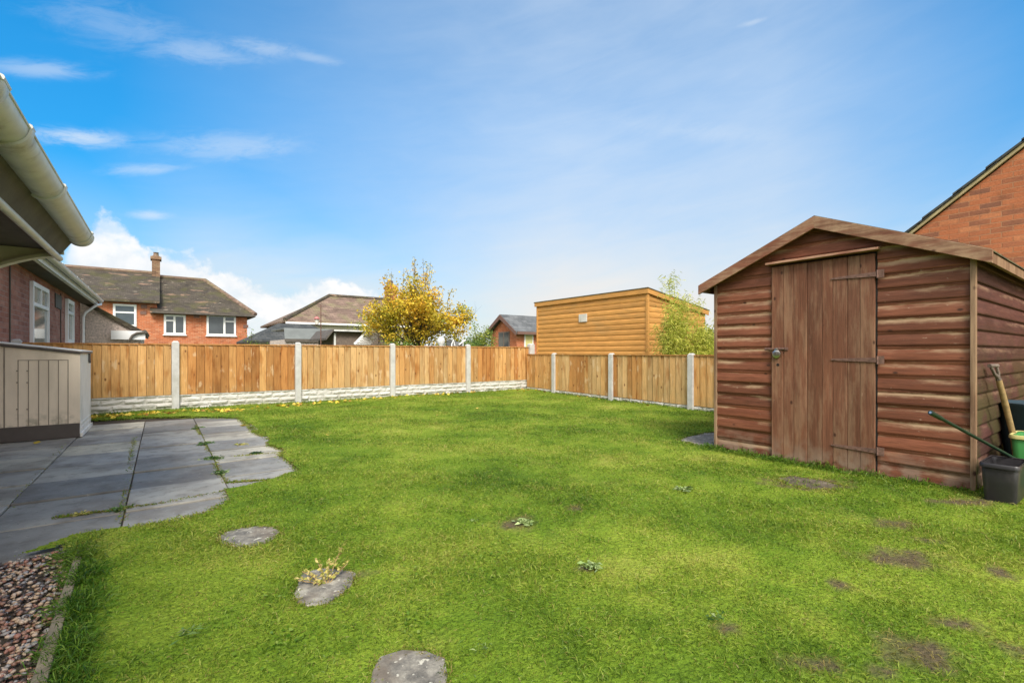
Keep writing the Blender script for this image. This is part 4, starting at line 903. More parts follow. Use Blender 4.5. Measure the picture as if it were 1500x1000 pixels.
# ---------------------------------------------------------------- pebbledash outbuilding behind the fence
ob = thing('pebbledash_outbuilding', 'pebbledashed outbuilding with a sloping roof behind the back fence', 'outbuilding', (-1, 18, 0))
OY = WEND+.5; xa, xb = atY(112, OY), atY(206, OY); za = zp(440, xa, OY); zb = zp(489, xb, OY)
b = MB(); q = [(xa-3, -.05), (xb, -.05), (xb, zb), (xa, za), (xa-3, za)]; b.hexa([(x, OY, z) for x, z in q], [(x, OY+4, z) for x, z in q]); build('wall', b, M['pebble'], ob)
b = MB(); s = (za-zb)/(xb-xa); q = [(xa-.2, za+.2*s), (xb+.12, zb-.12*s), (xb+.12, zb-.12*s+.13), (xa-.2, za+.2*s+.13)]; b.hexa([(x, OY-.10, z) for x, z in q], [(x, OY+4, z) for x, z in q]); build('roof', b, M['tile_a'], ob)
b = MB(); x0, x1 = atY(163, OY), atY(213, OY); b.box(x0, OY-.13, zp(497, x0, OY), x1, OY-.11, zp(484, x0, OY)); build('fascia_board', b, M['pvc'], ob)
b = MB(); x0, x1 = atY(190, OY), atY(212, OY); c0 = zp(499, x0, OY); c1 = zp(487, x1, OY); b.tube([(x0, OY-.17, c0), (x0+(x1-x0)*.2, OY-.17, c0+(c1-c0)*.6), (x0+(x1-x0)*.5, OY-.17, c0+(c1-c0)*.9), (x1, OY-.17, c1)], .035, 8); b.tube([(x1, OY-.17, c1+.02), (x1, OY+3.9, c1+.02)], .06, 10); build('gutter', b, M['soffit'], ob, smooth='auto')

# ================================================================ NEIGHBOURING HOUSES
def tri_roof(mb, x0, x1, y0, y1, ze, xr0, xr1, yr, zr, th=.12):
    """Hipped roof: eaves rectangle at ze, ridge from xr0 to xr1 at (yr, zr)."""
    for dz in (0,):
        A, B_, C, D_ = (x0, y0, ze), (x1, y0, ze), (x1, y1, ze), (x0, y1, ze); E, G = (xr0, yr, zr), (xr1, yr, zr)
        mb.face([A, B_, G, E]); mb.face([C, D_, E, G]); mb.face([B_, C, G]); mb.face([D_, A, E])
        lo = [(p[0], p[1], p[2]-th) for p in (A, B_, C, D_)]
        for i, p in enumerate((A, B_, C, D_)):
            q = (A, B_, C, D_)[(i+1) % 4]; mb.face([(*p[:2], p[2]-th), (*q[:2], q[2]-th), q, p])
        mb.face(lo[::-1])
HA = 32.0
ha = thing('brick_house', 'orange brick house with a stained brown tiled roof and white windows', 'house', (0, HA+4, 0))
xr = atY(362, HA); xm = atY(230, HA); zeR = zp(459, (xr+xm)/2, HA); zeL = zp(441.5, xm, HA)
b = MB(); b.box(xm, HA, -.05, xr, HA+8, zeR-.05); b.box(-9, HA-.001, -.05, xm-.001, HA+8, zeL-.05); build('wall', b, M['brick_a'], ha)
RYa = HA+4.0; xrd = atY(300, RYa); zr = zp(411, xrd, RYa)
xe = atY(374, HA-.3)
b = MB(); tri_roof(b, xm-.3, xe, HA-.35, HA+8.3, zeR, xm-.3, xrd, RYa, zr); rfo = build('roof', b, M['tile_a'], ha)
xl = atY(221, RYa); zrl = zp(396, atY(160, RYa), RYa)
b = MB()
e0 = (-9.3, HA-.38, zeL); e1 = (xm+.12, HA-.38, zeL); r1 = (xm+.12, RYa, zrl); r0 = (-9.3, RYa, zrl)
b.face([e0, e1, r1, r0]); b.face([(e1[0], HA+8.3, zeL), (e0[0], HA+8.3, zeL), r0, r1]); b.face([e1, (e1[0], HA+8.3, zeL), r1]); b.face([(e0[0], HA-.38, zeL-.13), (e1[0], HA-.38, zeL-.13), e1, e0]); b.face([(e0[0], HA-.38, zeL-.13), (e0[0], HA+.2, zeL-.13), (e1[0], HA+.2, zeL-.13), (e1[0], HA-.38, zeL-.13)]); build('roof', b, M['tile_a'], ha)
rd = MB(); rd.tube([(xm-.2, RYa, zr+.03), (xrd, RYa, zr+.03), (xe, HA-.35, zeR+.04)], .12, 8); rd.tube([(-9.3, RYa, zrl+.03), (xm+.1, RYa, zrl+.03)], .12, 8); build('ridge_tiles', rd, M['tile_b'], ha)
b = MB(); b.box(xm-.2, HA-.44, zeR-.10, xe, HA-.35, zeR-.01); build('gutter', b, M['soffit'], ha)
cx0, cx1 = atY(222.5, RYa-.3), atY(234.5, RYa-.3)
b = MB(); b.box(cx0, RYa-.45, zrl-1.2, cx1, RYa+.25, zp(376, cx0, RYa)); b.box(cx0-.07, RYa-.52, zp(381, cx0, RYa), cx1+.07, RYa+.32, zp(377, cx0, RYa)); ch = build('chimney', b, M['brick_c'], ha)
b = MB(); zt = zp(376, cx0, RYa); b.lathe(((cx0+cx1)/2, RYa-.1, zt), [(.15, 0), (.12, .22), (.15, .25), (.10, .25)], 12); build('chimney_pot', b, M['tile_b'], ch, smooth='auto')
def winpx(parent, px0, py0, px1, py1, plane, **k):
    x0, x1 = atY(px0, plane), atY(px1, plane); xm_ = (x0+x1)/2; window(parent, 'y', x0, x1, zp(py1, xm_, plane), zp(py0, xm_, plane), plane, **k)
winpx(ha, 240, 461, 272, 490, HA, vbars=(.48,), hbars=((0, .48, .70),), fw=.10, out=.05)
winpx(ha, 302.5, 461.5, 345.5, 491.5, HA, vbars=(.60,), hbars=((.60, 1, .70),), fw=.10, out=.05)
winpx(ha, 165.5, 445.5, 200, 478, HA, hbars=((0, 1, .63),), fw=.10, out=.05, sill=False)
for px, py in ((211, 449), (288, 463), (360, 478), (210, 458)):
    b = MB(); x = atY(px, HA); z = zp(py, x, HA); b.box(x-.13, HA-.03, z-.09, x+.13, HA-.002, z+.09); build('air_brick', b, M['iron'], ha)

HB = 30.0
hb = thing('rendered_house', 'cream rendered house with a brown hipped tile roof behind the yellow tree', 'house', (10, HB+4, 0))
x0 = atY(427, HB); zeB = zp(469.5, x0, HB); b = MB(); b.box(x0, HB, -.05, 14.2, HB+7.6, zeB-.02); build('wall', b, M['cream'], hb)
RYb = HB+3.6; xr0 = atY(482, RYb); zrB = zp(433.5, xr0, RYb)
b = MB(); tri_roof(b, atY(417, HB-.3), 14.6, HB-.35, HB+8, zeB, xr0, 14.4, RYb, zrB); build('roof', b, M['tile_b'], hb)
b = MB(); b.tube([(atY(417, HB-.3), HB-.35, zeB+.03), (xr0, RYb, zrB+.03), (14.4, RYb, zrB+.03)], .12, 8); build('ridge_tiles', b, M['tile_a'], hb)
b = MB(); b.box(atY(418, HB-.3), HB-.42, zeB-.20, 14.5, HB-.352, zeB-.09); build('fascia', b, M['pvc'], hb)
cb0, cb1 = atY(566, RYb), atY(579, RYb); b = MB(); b.box(cb0, RYb-.35, zrB-.8, cb1, RYb+.35, zp(418, cb0, RYb)); b.box(cb0-.06, RYb-.41, zp(423, cb0, RYb), cb1+.06, RYb+.41, zp(420, cb0, RYb)); ch = build('chimney', b, M['brick_a'], hb)
b = MB(); b.lathe(((cb0+cb1)/2, RYb, zp(418, cb0, RYb)), [(.2, 0), (.15, .3), (.18, .35), (.12, .35)], 12); build('chimney_pot', b, M['tile_b'], ch)
# dark slate roofed annex
HC = 25.5; an = thing('slate_roofed_annex', 'low building with a dark grey tiled roof left of the cream house', 'annex', (5, HC+2, 0))
x0, x1 = atY(374, HC), atY(424, HC); zeC = zp(498, x0, HC); b = MB(); b.box(x0, HC, -.05, x1+2.5, HC+5, zeC-.03); build('wall', b, M['cream'], an)
RYc = HC+2.6; xr1 = atY(408, RYc); zrC = zp(473.5, xr1, RYc); b = MB(); tri_roof(b, x0-.2, x1+2.7, HC-.25, HC+5.3, zeC, xr1, xr1+1.6, RYc, zrC); build('roof', b, M['slate_d'], an)
# grey felt lean-to
HD = 20.5; le = thing('felt_roofed_garage', 'flat grey felt roofed garage in front of the cream house', 'garage', (5, HD+2, 0))
x0, x1 = atY(417, HD), atY(500, HD); zl, zh = zp(496, x0, HD), zp(480, x0, HD+.8)
b = MB(); b.box(x0+.05, HD+.05, -.05, x1, HD+3.5, zl-.02); build('wall', b, M['pebble'], le)
xh0, xh1 = atY(416, HD+.8), atY(507, HD+.8)
b = MB(); b.hexa([(x0, HD, zl-.05), (x1, HD, zl-.05), (xh1, HD+.8, zh-.05), (xh0, HD+.8, zh-.05)], [(x0, HD, zl), (x1, HD, zl), (xh1, HD+.8, zh), (xh0, HD+.8, zh)])
b.hexa([(xh0, HD+.8, zh-.05), (xh1, HD+.8, zh-.05), (xh1, HD+3.6, zh-.05), (xh0, HD+3.6, zh-.05)], [(xh0, HD+.8, zh), (xh1, HD+.8, zh), (xh1, HD+3.6, zh), (xh0, HD+3.6, zh)]); build('roof', b, M['grey_felt'], le)
b = MB(); b.box(x0, HD-.03, zl-.12, x1, HD-.002, zl-.0); build('fascia', b, M['soffit'], le)
# old timber shed beyond the fence
HE = 17.0; os_ = thing('old_timber_shed', 'weathered timber shed with a pale roof edge beyond the back fence', 'shed', (6, HE+1, 0))
x0, x1 = atY(489, HE), atY(545, HE); zt = zp(486, x0, HE); b = MB(); b.box(x0, HE, -.05, x1+.8, HE+2, zt); build('wall', b, M['old_wood'], os_)
b = MB(); xe_ = atY(476, HE); b.hexa([(x0-.05, HE-.15, zt+.02), (x1+.9, HE-.15, zt+.02), (x1+.9, HE+2.1, zt+.02), (x0-.05, HE+2.1, zt+.02)], [(x0-.05, HE-.15, zt+.09), (x1+.9, HE-.15, zt+.09), (x1+.9, HE+2.1, zt+.09), (x0-.05, HE+2.1, zt+.09)])
zlo = zp(498, xe_, HE); b.hexa([(xe_, HE-.15, zlo), (x0-.052, HE-.15, zt+.02), (x0-.052, HE+2.1, zt+.02), (xe_, HE+2.1, zlo)], [(xe_, HE-.15, zlo+.07), (x0-.052, HE-.15, zt+.09), (x0-.052, HE+2.1, zt+.09), (xe_, HE+2.1, zlo+.07)]); build('roof', b, M['soffit'], os_)
b = MB(); b.box(x0-.04, HE-.19, zt+.02, x1+.9, HE-.152, zt+.075); b.box(x0, HE-.03, 0, x0+.06, HE-.002, zt-.04); build('roof_trim', b, M['white_wood'], os_)
# broken greenhouse roof, leaning pale slats
HG = 14.5; gh = thing('broken_cold_frame', 'heap of flaking white glazing bars leaning beyond the back fence', 'cold frame', (6, HG, 0))
for i in range(9):
    xs0, xs1 = atY(519+i*3.2, HG), atY(548+i*2.9, HG); b = MB(); b.bar((xs0, HG+i*.03, zp(504, xs0, HG)), (xs1, HG+.5+i*.04, zp(482+i*.9, xs1, HG)), .07, .02, up=(0, -1, .5)); build('slat', b, M['white_wood'], gh)
b = MB()
for i in range(7): b.bar((atY(523+i*4.5, HG), HG-.02, zp(503-i*2.9, 6, HG)), (atY(549+i*3.4, HG), HG+.05, zp(503-i*1.6, 6, HG)), .03, .02)
for i in range(4): b.bar((atY(560+i*6, HG), HG+.1, .3), (atY(556+i*8, HG), HG+.1, zp(489+i*3, 6, HG)), .04, .04)
build('frame', b, M['old_wood'], gh)
# feeder pole
HP = 13.0; fp_x = atY(470, HP); fd = thing('bird_feeder_pole', 'thin dark pole with a hanging pink topped bird feeder beyond the fence', 'bird feeder', (fp_x, HP, 0))
b = MB(); b.tube([(fp_x, HP, 0), (fp_x, HP, zp(446, fp_x, HP))], .013, 8); z_ = zp(461, fp_x, HP); b.tube([(fp_x-.03, HP, z_+.03), (fp_x-.1, HP, z_+.0), (fp_x-.1, HP, z_-.05)], .008, 6); b.tube([(fp_x+.0, HP, z_), (fp_x+.10, HP, z_), (fp_x+.13, HP, z_-.03)], .008, 6); build('pole', b, M['iron'], fd)
b = MB(); cx = fp_x-.10; b.lathe((cx, HP, zp(466, cx, HP)), [(.0, .05), (.05, .03), (.075, -.02), (.06, -.03), (.0, -.03)], 14); build('feeder_lid', b, M['pink'], fd, smooth='auto')
b = MB(); b.lathe((cx, HP, zp(475, cx, HP)), [(.0, 0), (.045, .0), (.045, .13), (.0, .13)], 12); build('feeder_tube', b, M['pvc_dirty'], fd)
b = MB(); b.lathe((cx, HP, zp(476, cx, HP)), [(.0, -.01), (.08, -.005), (.09, .01), (.0, .005)], 14); build('feeder_tray', b, M['iron'], fd)
# small white garden things just over the fence
HW = 12.2
b = MB(); x = atY(646, HW); 
b.lathe((x, HW, .89), [(.0, 0), (.10, 0), (.11, .12), (.07, .24), (.065, .30), (.10, .36), (.115, .43), (.10, .49), (.05, .53), (.0, .54)], 18)
b.lathe((x, HW, 0), [(.12, 0), (.12, .05), (.05, .10), (.05, .84), (.09, .89), (.0, .89)], 14); tag(build('stone_urn', b, M['white_wood'], pivot=(x, HW, 0), smooth='auto'), 'pale urn shaped ornament peeping over the fence under the yellow tree', 'ornament')
tb = thing('garden_table', 'grey and white folded garden furniture peeping over the fence by a post', 'garden table', (atY(670, HW), HW, 0))
b = MB(); xa, xb = atY(663, HW), atY(680, HW); b.hexa([(xa, HW, 1.14), (xb, HW, 1.16), (xb, HW+.4, 1.20), (xa, HW+.4, 1.18)], [(xa, HW, 1.34), (xb, HW, 1.28), (xb, HW+.4, 1.32), (xa, HW+.4, 1.38)]); build('cover', b, M['slate'], tb, bevel=.03)
b = MB(); b.tube([(xa-.05, HW-.02, 0), (xa-.04, HW-.02, 1.24), (xa+.01, HW-.02, 1.36), (xa+.06, HW-.02, 1.19)], .022, 8); b.tube([(xb-.2, HW-.03, 1.22), (xb-.08, HW-.03, 1.30), (xb+.03, HW-.03, 1.37)], .022, 8); b.tube([(xb-.06, HW-.03, 0), (xb-.06, HW-.03, 1.44)], .014, 8); build('leg', b, M['pvc'], tb, smooth='auto')

# brick hut with gable
hu_x = 14.6; hu = thing('brick_hut', 'small red brick building with a gable and grey slate roof behind the fence corner', 'outbuilding', (16, 20, 0))
ya, yb = atX(757, hu_x), atX(719, hu_x); ym = atX(738, hu_x); zee = zp(484, hu_x, ya); zap = zp(462, hu_x, ym)
b = MB(); q = [(ya, -.05), (yb, -.05), (yb, zee-.1), (ym, zap-.12), (ya, zee-.1)]; b.hexa([(hu_x, y, z) for y, z in q], [(hu_x+7, y, z) for y, z in q]); build('wall', b, M['brick_a'], hu)
b = MB()
for ye in (ya-.28, yb+.28):
    k = zee-.12; b.hexa([(hu_x-.25, ym, zap-.06), (hu_x+7, ym, zap-.06), (hu_x+7, ye, k-.06), (hu_x-.25, ye, k-.06)], [(hu_x-.25, ym, zap+.05), (hu_x+7, ym, zap+.05), (hu_x+7, ye, k+.05), (hu_x-.25, ye, k+.05)])
build('roof', b, M['slate'], hu)
b = MB()
for ye in (ya-.28, yb+.28): b.hexa([(hu_x-.28, ym, zap-.20), (hu_x-.28, ym, zap+.04), (hu_x-.28, ye, zee-.08), (hu_x-.28, ye, zee-.26)], [(hu_x-.253, ym, zap-.20), (hu_x-.253, ym, zap+.04), (hu_x-.253, ye, zee-.08), (hu_x-.253, ye, zee-.26)])
b.box(hu_x-.2, ya-.33, zee-.20, hu_x+7, ya-.283, zee-.06); build('bargeboard', b, M['iron'], hu)
wb = MB(); y0, y1 = atX(747, hu_x), atX(731, hu_x)
fr = MB(); fr.box(hu_x-.04, y0, .9, hu_x-.002, y1, zp(486, hu_x, ym)); fo = build('window', fr, M['old_wood'], hu); gz_ = zp(487.5, hu_x, ym)
g2 = MB(); g2.box(hu_x-.05, y0+.08, .95, hu_x-.041, (y0+y1)/2-.05, gz_); g2.box(hu_x-.05, (y0+y1)/2+.05, .95, hu_x-.041, y1-.08, gz_); build('pane', g2, M['glass'], fo)
x0, x1 = atY(767.5, ya), atY(780.5, ya); b = MB(); b.box(x0, ya-.05, .8, x1, ya-.003, zp(488, x0, ya)); fo = build('window', b, M['pvc'], hu); b = MB(); b.box(x0+.07, ya-.06, .9, x1-.07, ya-.051, zp(491, x0, ya)); build('pane', b, M['yellow_plastic'], fo)

# ---------------------------------------------------------------- honey coloured timber garden room
TX = 8.95; TY = atX(948.5, TX); TY1 = atX(787.5, TX); TX1 = TX+2.3
gr_ = thing('timber_garden_room', 'honey coloured log clad garden room with a flat roof behind the side fence', 'garden room', (TX+1, TY+2, 0))
zc = zp(428, TX, TY); zr_ = zp(459.5, TX1, TY)
lg = MB(); bh = .128; z = .0
def logface(mb, a, c, n, z0, z1a, z1b):
    """Half round boards from plan point a to c, outward normal n; tops clipped by a sloping line z1a..z1b."""
    z = z0; a = Vector((*a, 0)); c = Vector((*c, 0)); n = Vector((*n, 0))
    while z < max(z1a, z1b):
        tn = (random.random(), .5, .5); pr = [(0, .001), (.08, .010), (.3, .015), (.55, .016), (.82, .012), (.94, .006), (1.0, .001)]
        za_, zb_ = z+bh, z+bh
        for (f0, o0), (f1, o1) in zip(pr[:-1], pr[1:]):
            h0a, h0b = min(z+f0*bh, z1a), min(z+f0*bh, z1b); h1a, h1b = min(z+f1*bh, z1a), min(z+f1*bh, z1b)
            if h1a-h0a < 1e-5 and h1b-h0b < 1e-5: continue
            p = [a+n*o0, c+n*o0, c+n*o1, a+n*o1]; zz = [h0a, h0b, h1b, h1a]; mb.face([(q.x, q.y, h) for q, h in zip(p, zz)], tn)
        z += bh
logface(lg, (TX, TY1), (TX, TY), (-1, 0), 0, zc, zc); logface(lg, (TX, TY), (TX1, TY), (0, -1), 0, zc, zr_)
q = [(TX+.004, zc), (TX1, zr_)]
lg.hexa([(TX+.004, TY+.004, 0), (TX1, TY+.004, 0), (TX1, TY1, 0), (TX+.004, TY1, 0)], [(TX+.004, TY+.004, zc), (TX1, TY+.004, zr_), (TX1, TY1, zr_), (TX+.004, TY1, zc)])
build('wall', lg, M['loglap'], gr_)
b = MB(); th = .115; k = (zr_-zc)/(TX1-TX)
b.hexa([(TX-.06, TY1+.08, zc-.03), (TX-.035, TY1+.08, zc-.03), (TX-.035, TY-.06, zc-.03), (TX-.06, TY-.06, zc-.03)], [(TX-.06, TY1+.08, zc+th-.03), (TX-.035, TY1+.08, zc+th-.03), (TX-.035, TY-.06, zc+th-.03), (TX-.06, TY-.06, zc+th-.03)])
b.hexa([(TX-.034, TY-.06, zc-.03), (TX1+.1, TY-.06, zr_-.04), (TX1+.1, TY-.035, zr_-.04), (TX-.034, TY-.035, zc-.03)], [(TX-.034, TY-.06, zc+th-.03), (TX1+.1, TY-.06, zr_+th-.04), (TX1+.1, TY-.035, zr_+th-.04), (TX-.034, TY-.035, zc+th-.03)])
build('fascia', b, M['loglap'], gr_, bevel=.004)
b = MB(); b.box(TX-.034, TY-.034, .0, TX+.03, TY+.03, zc-.02); build('corner_post', b, M['loglap'], gr_, bevel=.004); b = MB(); b.box(TX-.032, TY1-.03, 0, TX+.02, TY1+.02, zc-.02); build('corner_post', b, M['loglap'], gr_, bevel=.004)
b = MB(); b.hexa([(TX-.07, TY-.07, zc+th-.028), (TX1+.12, TY-.07, zr_+th-.038), (TX1+.12, TY1+.1, zr_+th-.038), (TX-.07, TY1+.1, zc+th-.028)], [(TX-.07, TY-.07, zc+th-.008), (TX1+.12, TY-.07, zr_+th-.018), (TX1+.12, TY1+.1, zr_+th-.018), (TX-.07, TY1+.1, zc+th-.008)]); build('roof', b, M['felt'], gr_)
y0, y1 = atX(861, TX), atX(849.5, TX); ym = (y0+y1)/2; b = MB(); b.box(TX-.045, y0, zp(471.5, TX, ym), TX-.020, y1, zp(460, TX, ym)); build('vent_cover', b, M['pvc_dirty'], gr_, bevel=.004)

# ---------------------------------------------------------------- brick house on the right
RX = 9.6; rh = thing('orange_brick_house', 'orange brick gable end rising behind the shed at the right edge', 'house', (RX+3, 0, 0))
ya = atX(1345, RX); za = zp(327, RX, ya); yb = atX(1500, RX); zb = zp(205, RX, yb); s = (zb-za)/(yb-ya)
ye = ya+1.0; zee = za+s*(ye-ya); yr = -2.4; zrr = za+s*(yr-ya); yo = yr-(ye-yr)
b = MB(); q = [(ye-.25, -.05), (ye-.25, zee+(-.25)*s-.12), (yr, zrr-.12), (yo, zee-.12), (yo, -.05)]; b.hexa([(RX, y, z) for y, z in q], [(RX+9, y, z) for y, z in q]); build('wall', b, M['brick_h'], rh)
b = MB(); b.hexa([(RX-.05, yr, zrr-.10), (RX-.05, yr, zrr-.05), (RX-.05, ye, zee-.05), (RX-.05, ye, zee-.10)], [(RX-.002, yr, zrr-.10), (RX-.002, yr, zrr-.05), (RX-.002, ye, zee-.05), (RX-.002, ye, zee-.10)]); b.hexa([(RX-.05, yr, zrr-.14), (RX-.05, yr, zrr-.05), (RX-.05, yo, zee-.05), (RX-.05, yo, zee-.14)], [(RX-.002, yr, zrr-.14), (RX-.002, yr, zrr-.05), (RX-.002, yo, zee-.05), (RX-.002, yo, zee-.14)]); build('verge_mortar', b, plain('verge_mortar', (.42, .34, .19), .9, .2, 8, .005), rh)
b = MB(); nt = 16
for side in (1, -1):
    y_e = ye if side > 0 else yo
    for i in range(nt):
        t0, t1 = i/nt, (i+1)/nt+.02; y0_ = y_e+(yr-y_e)*t0; y1_ = y_e+(yr-y_e)*min(t1, 1); z0_ = zee+(zrr-zee)*t0; z1_ = zee+(zrr-zee)*min(t1, 1)
        b.hexa([(RX-.08, y0_, z0_-.035), (RX+9, y0_, z0_-.035), (RX+9, y1_, z1_-.05), (RX-.08, y1_, z1_-.05)], [(RX-.08, y0_, z0_+.012), (RX+9, y0_, z0_+.012), (RX+9, y1_, z1_-.022), (RX-.08, y1_, z1_-.022)])
build('roof', b, M['slate_d'], rh)

# ================================================================ TREES AND SHRUBS
def grow(mb, p, d, ln, r, lev, tips, spread, up, seg=3, maxlev=4, kids=(3, 4), shrink=.68):
    pts = [p]; rad = [r]; q = p.copy(); dd = d.copy()
    for i in range(seg):
        dd = (dd+Vector((random.gauss(0, .12), random.gauss(0, .12), random.gauss(0, .08)+up))).normalized(); q = q+dd*(ln/seg); pts.append(q.copy()); rad.append(r*(1-.45*(i+1)/seg))
        if lev >= maxlev-2: tips.append((q.copy(), dd.copy(), lev))
    mb.tube(pts, rad, 6 if lev else 9, caps=False)
    if lev < maxlev:
        for k in range(random.randint(*kids)):
            t = random.uniform(.4, 1.0) if k else 1.0; idx = min(seg, max(1, int(round(t*seg))))
            a = Vector((random.gauss(0, 1), random.gauss(0, 1), random.gauss(0, .5))); nd = (dd+a.normalized()*spread).normalized()
            grow(mb, pts[idx], nd, ln*shrink*random.uniform(.8, 1.15), rad[idx]*.65, lev+1, tips, spread, up, seg, maxlev, kids, shrink)
def foliage(name, pts, m, spread, size, mat, parent, tf, droop=-.3):
    P = np.array([tuple(p) for p in pts]); idx = rng.integers(0, len(P), m); pp = P[idx]+rng.normal(0, spread, (m, 3)); T = tf(pp, m)
    V, Fq, T = blades(pp, rdir(m, droop-.5, .6), rng.uniform(.6, 1.2, m)*size, rng.uniform(.5, .85, m)*size, .3, T); return np_mesh(name, V, Fq, T, mat, parent)
TYY = 14.6; tx = atY(612, TYY)
ty = thing('yellow_tree', 'bushy autumn tree with yellow leaves beyond the back fence', 'tree', (tx, TYY, 0))
b = MB(); tips = []; random.seed(21); sc = depth(tx, TYY)/F
b.tube([(tx, TYY, 0), (tx+.03, TYY, .6), (tx, TYY, 1.0)], [.13, .11, .10], 10, caps=False)
for k in range(11):
    a = 6.283*k/11+random.uniform(-.2, .2); el = random.choice((.35, .7, 1.1)); grow(b, Vector((tx, TYY, .9+.05*k)), Vector((math.cos(a), math.sin(a), el)).normalized(), random.uniform(.75, 1.05), .045, 1, tips, .75, .10, 3, 4, (2, 4), .70)
build('trunk', b, M['bark'], ty)
tc = Vector((tx, TYY, 2.35))
good = []
for p, d, l in tips:
    q = Vector(((p.x-tx)/1.75, (p.y-TYY)/1.5, (p.z-2.25)/1.35))
    if q.length < 1.12 and p.z > .95: good.append(p)
def tf(pp, m):
    e = rng.uniform(0, 1, m); f = .5+.18*np.sin(pp[:, 0]*5.1+pp[:, 2]*3.3)+.15*np.sin(pp[:, 1]*6+pp[:, 2]*7)-.40*np.clip((1.75-pp[:, 2]), 0, 1)-.25*np.clip(pp[:, 0]-tx-.9, 0, 1)-.25*np.clip(tx-1.1-pp[:, 0], 0, 1)
    return np.stack([np.clip(f*.75+e*.35, 0, 1), rng.uniform(0, 1, m), np.zeros(m)], 1)
extra = []
for _ in range(150):                                            # dense leaf clumps through the lower crown
    v = rdir(1, -.85, .95)[0]*random.uniform(.55, 1.0); extra.append(Vector((tx+v[0]*1.78, TYY+v[1]*1.5, 1.9+v[2]*(1.15 if v[2] > 0 else .95))))
up_pts = []; ub = MB()
for k in range(20):                                             # upright shoots with sparse leaves
    a = random.uniform(0, 6.28); rr = random.uniform(.1, 1.25); x, y = tx+rr*math.cos(a)*1.0, TYY+rr*math.sin(a)*.8; z0 = 2.6-rr*.3; hh = random.uniform(1.1, 2.1)*(1.12-.38*rr)
    p1 = (x+random.gauss(0, .05), y, z0+hh*.5); p2 = (x+random.gauss(0, .1), y+random.gauss(0, .1), z0+hh); ub.tube([(x*.7+tx*.3, y*.7+TYY*.3, z0-.6), (x, y, z0), p1, p2], [.018, .012, .008, .004], 5, caps=False)
    for j in range(16): t = (j+random.random())/16; up_pts.append(Vector((x+(p2[0]-x)*t, y+(p2[1]-y)*t, z0+hh*t)))
build('branch', ub, M['bark'], ty)
foliage('crown', good+extra*3, 15500, .095, .092, M['leaf_y'], ty, tf); foliage('sparse_crown', up_pts, 1500, .055, .065, M['leaf_y'], ty, tf)
random.seed(5)
def bush(name, label, cat, px, Y, zc, rx, rz, m, size, mat, tfun, group=None, trunk=True, nclump=40, sp=.12):
    x = atY(px, Y); o = thing(name, label, cat, (x, Y, 0), group); b = MB(); pts = []
    for _ in range(nclump):
        v = rdir(1, -.9, 1)[0]*random.uniform(.35, 1.0); q = Vector((x+v[0]*rx, Y+v[1]*rx, zc+v[2]*rz)); pts.append(q)
        if random.random() < .4: b.tube([(x, Y, .1), (x+(q.x-x)*.4, Y+(q.y-Y)*.4, q.z*.5), tuple(q)], [.03, .02, .006], 5, caps=False)
    build('trunk', b, M['bark'], o); foliage('crown', pts, m, sp, size, mat, o, tfun); return o
tg = lambda lo, hi: (lambda pp, m: np.stack([np.clip(rng.uniform(lo, hi, m)+.15*np.sin(pp[:, 0]*4+pp[:, 2]*5), 0, 1), rng.uniform(0, 1, m), np.zeros(m)], 1))
bush('garden_shrub', 'rounded green and yellow shrub between the yellow tree and the brick hut', 'shrub', 703, 19.5, 1.35, .75, .95, 3800, .085, M['leaf_g'], tg(.25, .95), nclump=60)
bush('garden_shrub', 'dark green shrub low at the right foot of the yellow tree', 'shrub', 672, 16.5, .95, .85, .60, 2600, .08, M['leaf_g'], tg(0, .55), nclump=40)
bush('garden_shrub', 'thin light green shrub left of the yellow tree, before the cream house', 'shrub', 543, 17.6, 1.75, .62, .85, 1100, .075, M['leaf_g'], tg(.5, 1), nclump=34, sp=.18)
bush('garden_shrub', 'sparse grey green shrub by the corner of the stained roof brick house', 'shrub', 369, 14, 1.3, .2, .35, 110, .05, M['leaf_g'], tg(.1, .5), nclump=14, sp=.08)
bush('garden_shrub', 'olive green shrub over the fence beside the flaking white glazing bars', 'shrub', 577, 13.6, 1.02, .5, .28, 1000, .07, M['leaf_g'], tg(.2, .8), nclump=22)
bush('garden_shrub', 'bright green bush behind the side fence right of the bamboo', 'shrub', 1046, 5.7, 1.05, .50, .42, 4200, .06, M['leaf_g'], tg(.35, .95), nclump=34, sp=.08)
